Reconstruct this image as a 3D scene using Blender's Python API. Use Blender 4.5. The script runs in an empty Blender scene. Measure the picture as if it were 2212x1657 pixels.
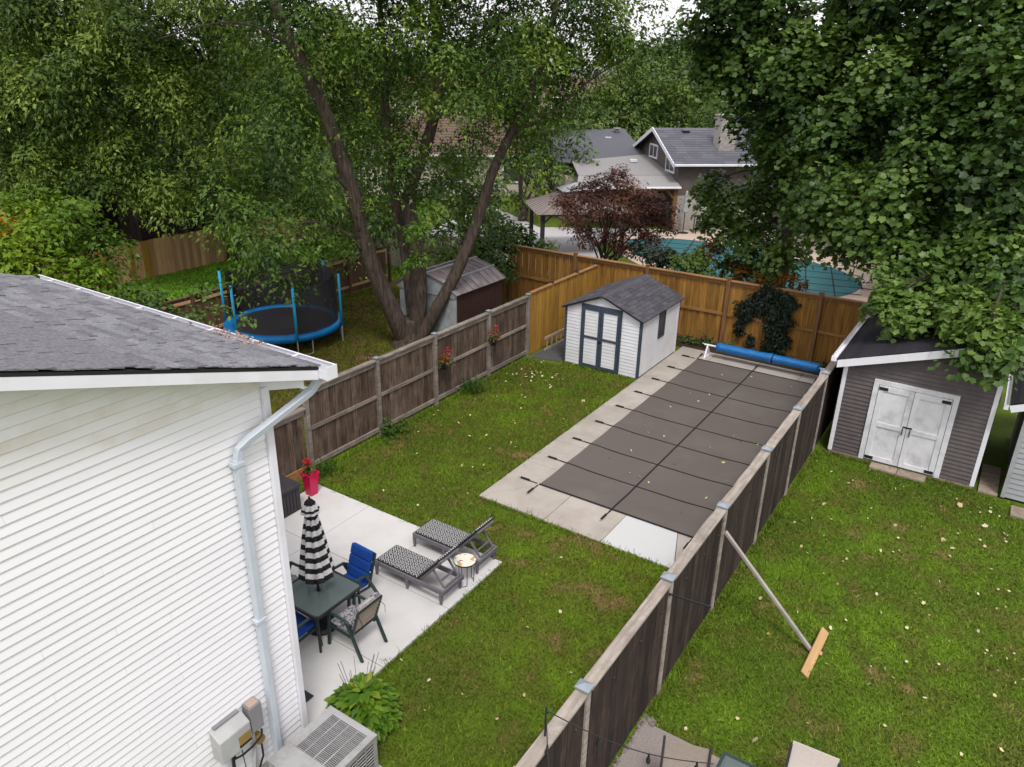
import bpy, math, random
import numpy as np
from mathutils import Matrix, Vector
random.seed(7); RNG = np.random.default_rng(11)
S = bpy.context.scene
COL = S.collection
# ------------------------------------------------------------------ camera
CAM_H = 8.4
RIGHT = Vector((0.83241, 0.5539, 0.01709)); UP = Vector((-0.22918, 0.31601, 0.92066)); FWD = Vector((-0.50455, 0.77028, -0.39))
cam_d = bpy.data.cameras.new('camera'); cam = bpy.data.objects.new('camera', cam_d); COL.objects.link(cam)
cam_d.sensor_fit = 'HORIZONTAL'; cam_d.sensor_width = 36.0; cam_d.lens = 26.566; cam_d.clip_start = 0.05; cam_d.clip_end = 2000
cam.matrix_world = Matrix(((RIGHT.x, UP.x, -FWD.x, 0), (RIGHT.y, UP.y, -FWD.y, 0), (RIGHT.z, UP.z, -FWD.z, CAM_H), (0, 0, 0, 1)))
S.camera = cam
# ------------------------------------------------------------------ sky and sun (bright overcast)
SUN_EL, SUN_AZ = math.radians(58), math.radians(140)     # azimuth from +Y towards +X
w = bpy.data.worlds.new('World'); S.world = w; w.use_nodes = True
nt = w.node_tree; nt.nodes.clear()
sky = nt.nodes.new('ShaderNodeTexSky'); sky.sky_type = 'NISHITA'; sky.sun_disc = False
sky.sun_elevation = SUN_EL; sky.sun_rotation = SUN_AZ; sky.air_density = 1.0; sky.dust_density = 3.0; sky.altitude = 200
hs = nt.nodes.new('ShaderNodeHueSaturation'); hs.inputs['Saturation'].default_value = 0.12
cl = nt.nodes.new('ShaderNodeMixRGB'); cl.inputs[0].default_value = 0.6; cl.inputs[2].default_value = (8.8, 8.6, 9.2, 1)   # even cloud deck
bg = nt.nodes.new('ShaderNodeBackground'); bg.inputs[1].default_value = 0.12
ow = nt.nodes.new('ShaderNodeOutputWorld')
nt.links.new(sky.outputs[0], hs.inputs['Color']); nt.links.new(hs.outputs[0], cl.inputs[1]); nt.links.new(cl.outputs[0], bg.inputs[0]); nt.links.new(bg.outputs[0], ow.inputs[0])
sd = bpy.data.lights.new('sun', 'SUN'); sd.energy = 1.5; sd.angle = math.radians(14); sd.color = (1, 0.975, 0.94)
sun = bpy.data.objects.new('sun', sd); COL.objects.link(sun)
sdir = Vector((math.sin(SUN_AZ) * math.cos(SUN_EL), math.cos(SUN_AZ) * math.cos(SUN_EL), math.sin(SUN_EL)))
sun.rotation_euler = sdir.to_track_quat('Z', 'Y').to_euler(); sun.location = (10, -20, 40)
vs = S.view_settings; vs.view_transform = 'Standard'; vs.look = 'None'; vs.exposure = 0.55; vs.gamma = 1.0; vs.use_curve_mapping = False
S.render.engine = 'CYCLES'; S.cycles.use_denoising = True; S.cycles.max_bounces = 6; S.cycles.transparent_max_bounces = 8
S.cycles.caustics_reflective = False; S.cycles.caustics_refractive = False

# ------------------------------------------------------------------ sight-line helpers (measured positions; px in a 2212x1657 frame)
def ray(px, py):
    a = (px - 1106) / 1632.3; b = -(py - 828.6) / 1632.3
    return RIGHT * a + UP * b + FWD
def at(px, py, D):
    r = ray(px, py); t = D / math.hypot(r.x, r.y); return r * t + Vector((0, 0, CAM_H))
def onX(px, py, X): r = ray(px, py); return r * (X / r.x) + Vector((0, 0, CAM_H))
def onY(px, py, Y): r = ray(px, py); return r * (Y / r.y) + Vector((0, 0, CAM_H))
def onZ(px, py, Z=0): r = ray(px, py); return r * ((Z - CAM_H) / r.z) + Vector((0, 0, CAM_H))

# ------------------------------------------------------------------ materials
def _new(name):
    m = bpy.data.materials.new(name); m.use_nodes = True
    return m, m.node_tree, m.node_tree.nodes['Principled BSDF']
def _math(nt, op, a, b=None, c=None, clamp=False):
    n = nt.nodes.new('ShaderNodeMath'); n.operation = op; n.use_clamp = clamp
    for i, v in enumerate((a, b, c)):
        if v is None: continue
        if isinstance(v, (int, float)): n.inputs[i].default_value = v
        else: nt.links.new(v, n.inputs[i])
    return n.outputs[0]
def _ramp(nt, fac, stops):
    n = nt.nodes.new('ShaderNodeValToRGB'); e = n.color_ramp.elements
    while len(e) > 1: e.remove(e[0])
    e[0].position = stops[0][0]; e[0].color = (*stops[0][1], 1)
    for p, c in stops[1:]:
        k = e.new(p); k.color = (*c, 1)
    nt.links.new(fac, n.inputs[0]); return n.outputs[0]
def _mix(nt, fac, a, b, mode='MIX'):
    n = nt.nodes.new('ShaderNodeMixRGB'); n.blend_type = mode
    for i, v in enumerate((fac, a, b)):
        if isinstance(v, (int, float)): n.inputs[i].default_value = v
        elif isinstance(v, tuple): n.inputs[i].default_value = (*v, 1)
        else: nt.links.new(v, n.inputs[i])
    return n.outputs[0]
def _coord(nt, stretch=(1, 1, 1), world=False, rnd=True):
    if world: src = nt.nodes.new('ShaderNodeNewGeometry').outputs['Position']
    else: src = nt.nodes.new('ShaderNodeTexCoord').outputs['Object']
    mp = nt.nodes.new('ShaderNodeMapping'); mp.inputs['Scale'].default_value = stretch; nt.links.new(src, mp.inputs['Vector'])
    out = mp.outputs[0]
    if rnd and not world:
        oi = nt.nodes.new('ShaderNodeObjectInfo'); s = _math(nt, 'MULTIPLY', oi.outputs['Random'], 57.0)
        v = nt.nodes.new('ShaderNodeVectorMath'); v.operation = 'ADD'; nt.links.new(out, v.inputs[0])
        cx = nt.nodes.new('ShaderNodeCombineXYZ')
        for i in range(3): nt.links.new(s, cx.inputs[i])
        nt.links.new(cx.outputs[0], v.inputs[1]); out = v.outputs[0]
    return out
def _noise(nt, vec, scale, detail=4, rough=.55):
    n = nt.nodes.new('ShaderNodeTexNoise'); n.inputs['Scale'].default_value = scale; n.inputs['Detail'].default_value = detail
    n.inputs['Roughness'].default_value = rough; nt.links.new(vec, n.inputs['Vector']); return n.outputs['Fac']
def mat(name, c1, c2=None, scale=4, stretch=(1, 1, 1), rough=.8, bump=0., bscale=None, objrand=0., spec=.3, metallic=0., world=False, lo=.35, hi=.68, dirt=None, dscale=.8):
    m, nt, b = _new(name)
    b.inputs['Roughness'].default_value = rough; b.inputs['Metallic'].default_value = metallic
    b.inputs['Specular IOR Level'].default_value = spec
    c2 = c2 or tuple(x * .85 for x in c1)
    vec = _coord(nt, stretch, world)
    f = _noise(nt, vec, scale); col = _ramp(nt, f, [(lo, c1), (hi, c2)])
    if dirt:
        f2 = _noise(nt, _coord(nt, (1, 1, 1), world), dscale, 6, .65)
        col = _mix(nt, _ramp(nt, f2, [(.48, (0, 0, 0)), (.72, (1, 1, 1))]), col, dirt)
    if objrand:
        oi = nt.nodes.new('ShaderNodeObjectInfo')
        h = nt.nodes.new('ShaderNodeHueSaturation'); nt.links.new(col, h.inputs['Color'])
        nt.links.new(_math(nt, 'MULTIPLY_ADD', oi.outputs['Random'], 2 * objrand, 1 - objrand), h.inputs['Value']); col = h.outputs[0]
    nt.links.new(col, b.inputs['Base Color'])
    if bump:
        bn = nt.nodes.new('ShaderNodeBump'); bn.inputs['Strength'].default_value = bump; bn.inputs['Distance'].default_value = .01 if (bscale or 9) > 3 else .06
        nt.links.new(_noise(nt, vec, bscale or scale * 3, 5), bn.inputs['Height']); nt.links.new(bn.outputs[0], b.inputs['Normal'])
    return m
def foliage(name, stops, trans=.2, rough=.5, spec=.2, gain=1.):
    stops = [(p, tuple(x * gain for x in c)) for p, c in stops]
    m, nt, b = _new(name)
    a = nt.nodes.new('ShaderNodeAttribute'); a.attribute_name = 'rnd'
    col = _ramp(nt, a.outputs['Fac'], stops)
    b.inputs['Roughness'].default_value = rough; b.inputs['Specular IOR Level'].default_value = spec
    nt.links.new(col, b.inputs['Base Color'])
    t = nt.nodes.new('ShaderNodeBsdfTranslucent'); nt.links.new(_mix(nt, 1.0, col, (1.25, 1.3, .55), 'MULTIPLY'), t.inputs['Color'])
    mx = nt.nodes.new('ShaderNodeMixShader'); mx.inputs[0].default_value = trans
    o = nt.nodes['Material Output']; nt.links.new(b.outputs[0], mx.inputs[1]); nt.links.new(t.outputs[0], mx.inputs[2]); nt.links.new(mx.outputs[0], o.inputs['Surface'])
    return m
def lawn(name, gain=1., blade=False, tint=(1, 1, 1)):
    """turf colour in world space: green swells, clover, thatch and dead spots"""
    m, nt, b = _new(name); b.inputs['Roughness'].default_value = .85; b.inputs['Specular IOR Level'].default_value = .15
    p = _coord(nt, world=True)
    big = _noise(nt, p, .33, 3); mid = _noise(nt, p, 1.5, 4, .6); fine = _noise(nt, p, 26, 3, .7); dead = _noise(nt, p, 1.5, 5, .6); dead2 = _noise(nt, p, .25, 2)
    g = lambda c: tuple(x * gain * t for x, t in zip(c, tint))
    col = _ramp(nt, big, [(.36, g((.052, .094, .008))), (.62, g((.104, .190, .010)))])
    col = _mix(nt, _ramp(nt, mid, [(.42, (0, 0, 0)), (.62, (.7, .7, .7))]), col, g((.034, .066, .008)))
    col = _mix(nt, _ramp(nt, fine, [(.4, (0, 0, 0)), (.75, (.75, .75, .75))]), col, g((.135, .185, .024)))
    d = _math(nt, 'ADD', dead, _math(nt, 'MULTIPLY', dead2, .30))
    col = _mix(nt, _ramp(nt, d, [(.59, (0, 0, 0)), (.76, (.38, .38, .38))]), col, g((.135, .125, .028)))
    col = _mix(nt, _ramp(nt, d, [(.745, (0, 0, 0)), (.85, (.8, .8, .8))]), col, g((.20, .15, .065)))
    if blade:
        a = nt.nodes.new('ShaderNodeAttribute'); a.attribute_name = 'rnd'
        col = _mix(nt, 1., col, _ramp(nt, a.outputs['Fac'], [(0, (.65, .7, .6)), (.8, (1.2, 1.2, 1.05)), (.95, (1.6, 1.4, 1.5)), (1, (2.0, 1.5, 2.0))]), 'MULTIPLY')
    nt.links.new(col, b.inputs['Base Color'])
    if not blade:
        bn = nt.nodes.new('ShaderNodeBump'); bn.inputs['Strength'].default_value = .6; bn.inputs['Distance'].default_value = .03
        nt.links.new(fine, bn.inputs['Height']); nt.links.new(bn.outputs[0], b.inputs['Normal'])
    return m
LAWN_TINT = None
def concrete(name, c, dirt, rough=.9, amt=.35):
    m, nt, b = _new(name); b.inputs['Roughness'].default_value = rough; b.inputs['Specular IOR Level'].default_value = .2
    p = _coord(nt, world=True)
    f1 = _noise(nt, p, 1.1, 6, .65); f2 = _noise(nt, p, 45, 3, .7)
    col = _mix(nt, _math(nt, 'MULTIPLY', _ramp(nt, f1, [(.42, (0, 0, 0)), (.75, (1, 1, 1))]), amt), c, dirt)
    col = _mix(nt, _math(nt, 'MULTIPLY', _ramp(nt, f2, [(.5, (0, 0, 0)), (.8, (1, 1, 1))]), .22), col, dirt)
    oi = nt.nodes.new('ShaderNodeObjectInfo'); h = nt.nodes.new('ShaderNodeHueSaturation'); nt.links.new(col, h.inputs['Color'])
    nt.links.new(_math(nt, 'MULTIPLY_ADD', oi.outputs['Random'], .10, .95), h.inputs['Value']); col = h.outputs[0]
    nt.links.new(col, b.inputs['Base Color'])
    bn = nt.nodes.new('ShaderNodeBump'); bn.inputs['Strength'].default_value = .15; bn.inputs['Distance'].default_value = .005
    nt.links.new(f2, bn.inputs['Height']); nt.links.new(bn.outputs[0], b.inputs['Normal'])
    return m
def cushion_diamond(name):
    m, nt, b = _new(name); b.inputs['Roughness'].default_value = .9
    tc = nt.nodes.new('ShaderNodeTexCoord'); sp = nt.nodes.new('ShaderNodeSeparateXYZ'); nt.links.new(tc.outputs['Object'], sp.inputs[0])
    P = .105
    ax = [_math(nt, 'ABSOLUTE', _math(nt, 'SUBTRACT', _math(nt, 'FRACT', _math(nt, 'DIVIDE', sp.outputs[i], P * (1 if i else 1.15))), .5)) for i in (0, 1)]
    d = _math(nt, 'ADD', ax[0], ax[1])
    r = _math(nt, 'FRACT', _math(nt, 'MULTIPLY_ADD', d, 2.6, .12))
    k = _math(nt, 'GREATER_THAN', r, .62)
    nt.links.new(_mix(nt, k, (.022, .022, .026), (.44, .43, .42)), b.inputs['Base Color']); return m
def blotch(name, stops, scale, rough=.85, kind='noise'):
    m, nt, b = _new(name); b.inputs['Roughness'].default_value = rough
    p = _coord(nt)
    if kind == 'voro':
        v = nt.nodes.new('ShaderNodeTexVoronoi'); v.inputs['Scale'].default_value = scale; nt.links.new(p, v.inputs['Vector'])
        sx = nt.nodes.new('ShaderNodeSeparateColor'); nt.links.new(v.outputs['Color'], sx.inputs[0]); f = sx.outputs[0]
    else: f = _noise(nt, p, scale, 6, .7)
    c = _ramp(nt, f, stops)
    if kind == 'voro':
        c.node.color_ramp.interpolation = 'CONSTANT'
    nt.links.new(c, b.inputs['Base Color']); return m
def shingle_mat(name, c1, c2, rnd=.16):
    return mat(name, c1, c2, scale=30, rough=.92, bump=.5, bscale=90, objrand=rnd, spec=.15)
def glass_mat(name, col, rough=.06, alpha_mix=.55):
    m, nt, b = _new(name); b.inputs['Base Color'].default_value = (*col, 1); b.inputs['Roughness'].default_value = rough
    b.inputs['Transmission Weight'].default_value = alpha_mix; b.inputs['IOR'].default_value = 1.2
    return m

M = {}
M['siding'] = mat('white_vinyl', (.84, .825, .845), (.80, .785, .81), scale=1.2, rough=.45, spec=.4)
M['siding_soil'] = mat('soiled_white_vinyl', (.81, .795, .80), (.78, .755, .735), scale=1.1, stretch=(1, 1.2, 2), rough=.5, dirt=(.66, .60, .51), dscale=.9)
M['white'] = mat('white_metal', (.80, .79, .84), (.76, .75, .80), scale=3, rough=.4, spec=.45, dirt=(.68, .67, .68), dscale=1.2)
M['alu'] = mat('painted_downspout', (.56, .60, .66), (.50, .54, .60), scale=3, rough=.35, spec=.5)
M['whitepaint'] = mat('white_paint', (.72, .72, .74), (.64, .64, .66), scale=5, rough=.6, dirt=(.45, .44, .44), dscale=2.2)
M['shingle'] = shingle_mat('grey_shingle', (.225, .222, .238), (.130, .129, .138), .24)
M['shingle_dark'] = shingle_mat('charcoal_shingle', (.105, .10, .115), (.055, .052, .06), .22)
M['shingle_black'] = shingle_mat('black_shingle', (.035, .032, .038), (.02, .019, .022))
M['shingle_brown'] = shingle_mat('brown_shingle', (.19, .12, .10), (.11, .07, .06))
M['shingle_tan'] = shingle_mat('flat_grey_membrane', (.27, .255, .25), (.21, .20, .20))
M['drip'] = mat('dark_drip_edge', (.02, .018, .02), rough=.6)
W3 = (14, 14, .9)
M['greyboard'] = mat('weathered_board', (.142, .094, .066), (.040, .025, .018), scale=2.2, stretch=W3, rough=.95, bump=.5, objrand=.34, lo=.3, hi=.66, dirt=(.165, .122, .096), dscale=1.3)
M['greyrail'] = mat('weathered_rail', (.24, .20, .165), (.13, .105, .085), scale=2, stretch=(9, .8, 9), rough=.95, bump=.4, objrand=.12, dirt=(.30, .27, .24), dscale=2)
M['darkboard'] = mat('stained_board', (.044, .028, .022), (.011, .008, .007), scale=2.0, stretch=W3, rough=.95, bump=.5, objrand=.4, lo=.35, hi=.7, dirt=(.070, .047, .037), dscale=.9)
M['palecap'] = mat('pale_cap_rail', (.40, .35, .30), (.24, .20, .17), scale=2, stretch=(9, .7, 9), rough=.95, bump=.5, objrand=.08, dirt=(.20, .17, .14), dscale=2.5)
M['cedar'] = mat('cedar_board', (.330, .170, .036), (.185, .084, .016), scale=1.6, stretch=(10, 10, .8), rough=.85, bump=.3, objrand=.24)
M['cedar_light'] = mat('fresh_cedar_board', (.40, .225, .040), (.26, .13, .022), scale=1.6, stretch=(10, 10, .8), rough=.85, bump=.3, objrand=.16)
M['cedar_rail'] = mat('cedar_rail', (.34, .18, .068), (.23, .112, .042), scale=1.5, stretch=(1, 8, 8), rough=.85, objrand=.08)
M['cedar_post'] = mat('cedar_post', (.22, .115, .048), (.14, .07, .03), scale=2, stretch=(8, 8, 1), rough=.9)
M['tanboard'] = mat('tan_fence_board', (.55, .33, .17), (.40, .24, .13), scale=1.6, stretch=(10, 10, .8), rough=.9, objrand=.30)
M['brownboard'] = mat('brown_fence_board', (.16, .095, .055), (.085, .05, .03), scale=1.6, stretch=(10, 10, .8), rough=.9, objrand=.2)
M['shadewood'] = mat('shade_dark_board', (.055, .035, .03), (.03, .02, .018), scale=2, stretch=(10, 10, 1), rough=.95, objrand=.25)  # dark tone paints in the shadow under the trees
M['newwood'] = mat('raw_pine', (.50, .32, .15), (.40, .24, .10), scale=2, stretch=(8, 1, 8), rough=.8)
M['oldpole'] = mat('bleached_pole', (.36, .32, .29), (.26, .23, .21), scale=3, rough=.9)
M['capmetal'] = mat('galvanised_cap', (.30, .335, .37), (.25, .285, .32), scale=6, rough=.4, metallic=.25, spec=.5)
M['patio'] = concrete('new_concrete', (.55, .535, .52), (.40, .375, .33), amt=.5)
M['deck'] = concrete('old_concrete', (.42, .375, .33), (.27, .235, .20), amt=.75)
M['newslab'] = concrete('fresh_white_concrete', (.55, .545, .54), (.50, .49, .47))
M['agg'] = blotch('exposed_aggregate', [(.3, (.12, .10, .09)), (.5, (.26, .22, .20)), (.72, (.40, .34, .30))], 70)
M['paver'] = mat('sandstone_paver', (.34, .27, .21), (.25, .195, .15), scale=7, rough=.95, bump=.3, objrand=.12)
M['joint'] = mat('joint_soil', (.09, .08, .07), rough=1)
M['gravel'] = blotch('dark_gravel', [(.3, (.03, .03, .033)), (.5, (.07, .07, .075)), (.75, (.16, .155, .15))], 40)
M['cover'] = mat('pool_cover_mesh', (.128, .108, .096), (.110, .092, .082), scale=90, rough=.85, spec=.25, world=True, dirt=(.140, .122, .108), dscale=.7, bump=.35, bscale=1.7)
M['strap'] = mat('black_webbing', (.016, .014, .015), rough=.8)
M['steel'] = mat('spring_steel', (.42, .42, .42), rough=.4, metallic=.3)
M['blue'] = mat('blue_cushion', (.004, .052, .26), (.003, .04, .21), scale=3, rough=.85, bump=.2)
M['bluecover'] = mat('blue_bubble_cover', (.005, .155, .43), (.004, .105, .32), scale=9, stretch=(.6, 3, 3), rough=.35, spec=.5, bump=.6)
M['tblue'] = mat('trampoline_pad', (.006, .17, .44), (.005, .13, .36), scale=3, rough=.45)
M['tpole'] = mat('pole_foam', (.02, .36, .60), (.015, .30, .52), scale=6, rough=.5)
M['mat_black'] = mat('jump_mat', (.022, .020, .023), (.03, .028, .03), scale=20, rough=.8)
M['black'] = mat('black_metal', (.018, .018, .02), rough=.45, spec=.4)
M['greenframe'] = mat('dark_green_frame', (.020, .040, .036), (.016, .032, .03), rough=.45, spec=.45)
M['resin'] = mat('grey_resin', (.155, .14, .16), (.125, .115, .13), scale=12, rough=.6)
M['resin_dark'] = mat('dark_resin', (.042, .036, .042), (.03, .027, .032), scale=8, rough=.55)
M['cushion'] = cushion_diamond('diamond_print')
M['cushion_edge'] = mat('black_piping', (.016, .016, .018), rough=.9)
M['floral'] = blotch('floral_print', [(.38, (.035, .038, .065)), (.47, (.16, .15, .17)), (.55, (.42, .40, .38)), (.63, (.07, .075, .11))], 16)
M['beige'] = mat('beige_cloth', (.50, .41, .34), (.42, .34, .28), scale=6, rough=.9)
M['whitecloth'] = mat('white_canvas', (.74, .73, .71), (.62, .61, .60), scale=6, rough=.9)
M['blackcloth'] = mat('black_canvas', (.020, .019, .021), rough=.9)
M['glass'] = glass_mat('ribbed_glass', (.22, .27, .265), .14, .55)
M['pane'] = mat('window_pane', (.03, .035, .04), (.06, .065, .07), scale=1, rough=.08, spec=.6)
M['mosaic'] = blotch('mosaic_tiles', [(0, (.72, .66, .52)), (.42, (.70, .68, .62)), (.6, (.62, .30, .05)), (.72, (.45, .07, .06)), (.82, (.25, .32, .38)), (.9, (.72, .68, .6))], 14, .3, 'voro')
M['pink'] = mat('pink_plastic', (.56, .004, .075), (.50, .003, .06), rough=.35, spec=.5)
M['soil'] = mat('potting_soil', (.03, .02, .014), (.05, .035, .025), scale=30, rough=1)
M['trim_blue'] = mat('slate_blue_trim', (.050, .068, .095), (.035, .05, .07), scale=6, rough=.7)
M['shedwhite'] = mat('shed_white_siding', (.72, .72, .735), (.64, .64, .66), scale=2, rough=.55, dirt=(.62, .61, .59), dscale=.9)
M['greysiding'] = mat('brown_grey_siding', (.118, .098, .097), (.094, .078, .078), scale=5, rough=.6, spec=.3)
M['palesiding'] = mat('pale_grey_siding', (.36, .37, .38), (.30, .31, .32), scale=4, rough=.6)
M['acgrey'] = mat('ac_enamel', (.37, .365, .36), (.31, .305, .30), scale=3, rough=.5, dirt=(.24, .23, .22), dscale=3)
M['acdark'] = mat('ac_inside', (.05, .05, .055), rough=.7)
M['boxgrey'] = mat('utility_box', (.44, .44, .43), (.36, .36, .355), scale=3, rough=.55)
M['boxgrey2'] = mat('utility_box_dark', (.24, .235, .24), (.20, .195, .20), scale=3, rough=.5)
M['ochre'] = mat('ochre_plastic', (.30, .20, .06), rough=.6)
M['barkm'] = mat('maple_bark', (.098, .070, .055), (.028, .020, .016), scale=3.2, stretch=(5, 5, .7), rough=.95, bump=1., bscale=7, world=True)
M['bark_dark'] = mat('dark_bark', (.075, .058, .046), (.032, .024, .02), scale=3.2, stretch=(5, 5, .7), rough=.95, bump=1., bscale=7, world=True)
M['shedbrown'] = mat('maroon_steel', (.052, .026, .022), (.040, .020, .017), scale=2, stretch=(1, 1, .4), rough=.6)
M['shedfront'] = mat('pale_steel', (.34, .36, .37), (.26, .28, .29), scale=3, rough=.5, dirt=(.2, .19, .18), dscale=1.6)
M['shedroof'] = mat('stained_steel_roof', (.25, .22, .23), (.13, .10, .10), scale=2.2, rough=.6, dirt=(.11, .085, .08), dscale=1.5)
M['teal'] = mat('teal_pool_cover', (.030, .130, .142), (.024, .110, .122), scale=3, rough=.7, world=True)
M['tanstone'] = concrete('tan_pool_coping', (.50, .39, .32), (.40, .31, .26))
M['greyconc'] = concrete('grey_yard_concrete', (.44, .42, .42), (.36, .34, .34))
M['n_siding'] = mat('taupe_siding', (.120, .098, .090), (.098, .08, .074), scale=3, rough=.7)
M['brickpale'] = mat('pale_brick', (.42, .38, .35), (.32, .285, .26), scale=9, rough=.95, objrand=.14)
M['gazebo'] = mat('gazebo_steel', (.225, .18, .165), (.18, .145, .135), scale=2, rough=.55)
M['cream'] = mat('cream_wall', (.50, .44, .37), (.42, .37, .31), scale=2, rough=.9)
M['pinkwall'] = mat('pink_beige_wall', (.44, .33, .27), (.38, .28, .23), scale=2, rough=.9)
M['netting'] = None
M['sling'] = mat('taupe_sling', (.28, .235, .195), (.23, .19, .155), scale=40, stretch=(1, 4, 1), rough=.85)
M['sling_pale'] = mat('pale_sling', (.52, .46, .41), (.46, .40, .36), scale=40, stretch=(1, 4, 1), rough=.85)
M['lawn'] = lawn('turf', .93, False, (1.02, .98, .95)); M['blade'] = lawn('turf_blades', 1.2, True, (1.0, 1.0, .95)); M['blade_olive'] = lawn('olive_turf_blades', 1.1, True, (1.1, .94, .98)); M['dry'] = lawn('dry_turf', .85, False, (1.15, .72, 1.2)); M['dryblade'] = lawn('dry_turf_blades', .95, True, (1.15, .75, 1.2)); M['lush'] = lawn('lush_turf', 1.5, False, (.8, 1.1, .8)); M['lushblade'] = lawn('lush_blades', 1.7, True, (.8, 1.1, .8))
M['pebble'] = mat('pebble', (.36, .30, .26), (.22, .18, .16), scale=12, rough=.8, objrand=.3)
M['fallen'] = foliage('fallen_leaf', [(0, (.50, .42, .20)), (.5, (.62, .56, .34)), (.8, (.60, .50, .36)), (1, (.45, .22, .06))], .1, .8, .1)
M['gutterleaf'] = foliage('dry_brown_leaf', [(0, (.30, .19, .13)), (.6, (.42, .29, .22)), (1, (.20, .11, .07))], .05, .8, .1)
# net: fine mesh with holes
m, nt, b = _new('safety_net'); b.inputs['Base Color'].default_value = (.02, .018, .02, 1); b.inputs['Roughness'].default_value = .9
tr = nt.nodes.new('ShaderNodeBsdfTransparent'); mx = nt.nodes.new('ShaderNodeMixShader'); mx.inputs[0].default_value = .86
nt.links.new(tr.outputs[0], mx.inputs[1]); nt.links.new(b.outputs[0], mx.inputs[2]); nt.links.new(mx.outputs[0], nt.nodes['Material Output'].inputs['Surface']); M['netting'] = m
LEAF = {
 'silver': foliage('silver_maple_leaf', [(0, (.016, .034, .008)), (.4, (.040, .078, .013)), (.75, (.100, .158, .020)), (.95, (.19, .26, .034)), (1, (.36, .42, .22))], gain=1.3),
 'silver2': foliage('elm_leaf', [(0, (.020, .036, .007)), (.4, (.048, .082, .013)), (.75, (.110, .158, .022)), (1, (.22, .27, .06))], gain=1.4),
 'norway': foliage('norway_maple_leaf', [(0, (.016, .038, .008)), (.4, (.043, .086, .014)), (.75, (.092, .158, .027)), (.96, (.155, .230, .050)), (1, (.16, .23, .05))], .22, .42, .32, 1.12),
 'fruit': foliage('yellowing_leaf', [(0, (.042, .085, .008)), (.5, (.110, .195, .014)), (.86, (.20, .29, .02)), (.97, (.25, .28, .02)), (1, (.50, .22, .015))], .3),
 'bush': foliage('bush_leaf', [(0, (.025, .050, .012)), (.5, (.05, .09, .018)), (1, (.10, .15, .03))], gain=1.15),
 'bright': foliage('young_leaf', [(0, (.06, .14, .012)), (1, (.13, .25, .02))], .4),
 'red': foliage('red_maple_leaf', [(0, (.040, .014, .012)), (.5, (.105, .042, .030)), (.85, (.185, .082, .052)), (1, (.26, .14, .08))]),
 'orange': foliage('orange_leaf', [(0, (.12, .06, .012)), (.6, (.22, .09, .02)), (1, (.10, .12, .02))]),
 'far': foliage('far_leaf', [(0, (.038, .072, .016)), (.5, (.085, .140, .026)), (1, (.16, .225, .045))]),
 'faryellow': foliage('far_yellow_leaf', [(0, (.07, .12, .012)), (.5, (.14, .20, .016)), (1, (.26, .29, .025))]),
 'vine': foliage('vine_leaf', [(0, (.010, .016, .013)), (.6, (.020, .030, .020)), (1, (.045, .07, .035))], .1),
 'hosta': foliage('hosta_leaf', [(0, (.045, .115, .008)), (.5, (.095, .185, .012)), (.9, (.15, .245, .02)), (.98, (.17, .25, .02)), (1, (.30, .25, .03))], .25, .4),
 'blade': foliage('daylily_blade', [(0, (.028, .065, .012)), (1, (.075, .145, .02))], .25),
 'redflower': foliage('red_petal', [(0, (.50, .006, .012)), (1, (.62, .02, .05))], .2),
 'geranium': foliage('geranium_leaf', [(0, (.04, .07, .015)), (.7, (.07, .11, .02)), (1, (.2, .10, .03))]),
}

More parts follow.
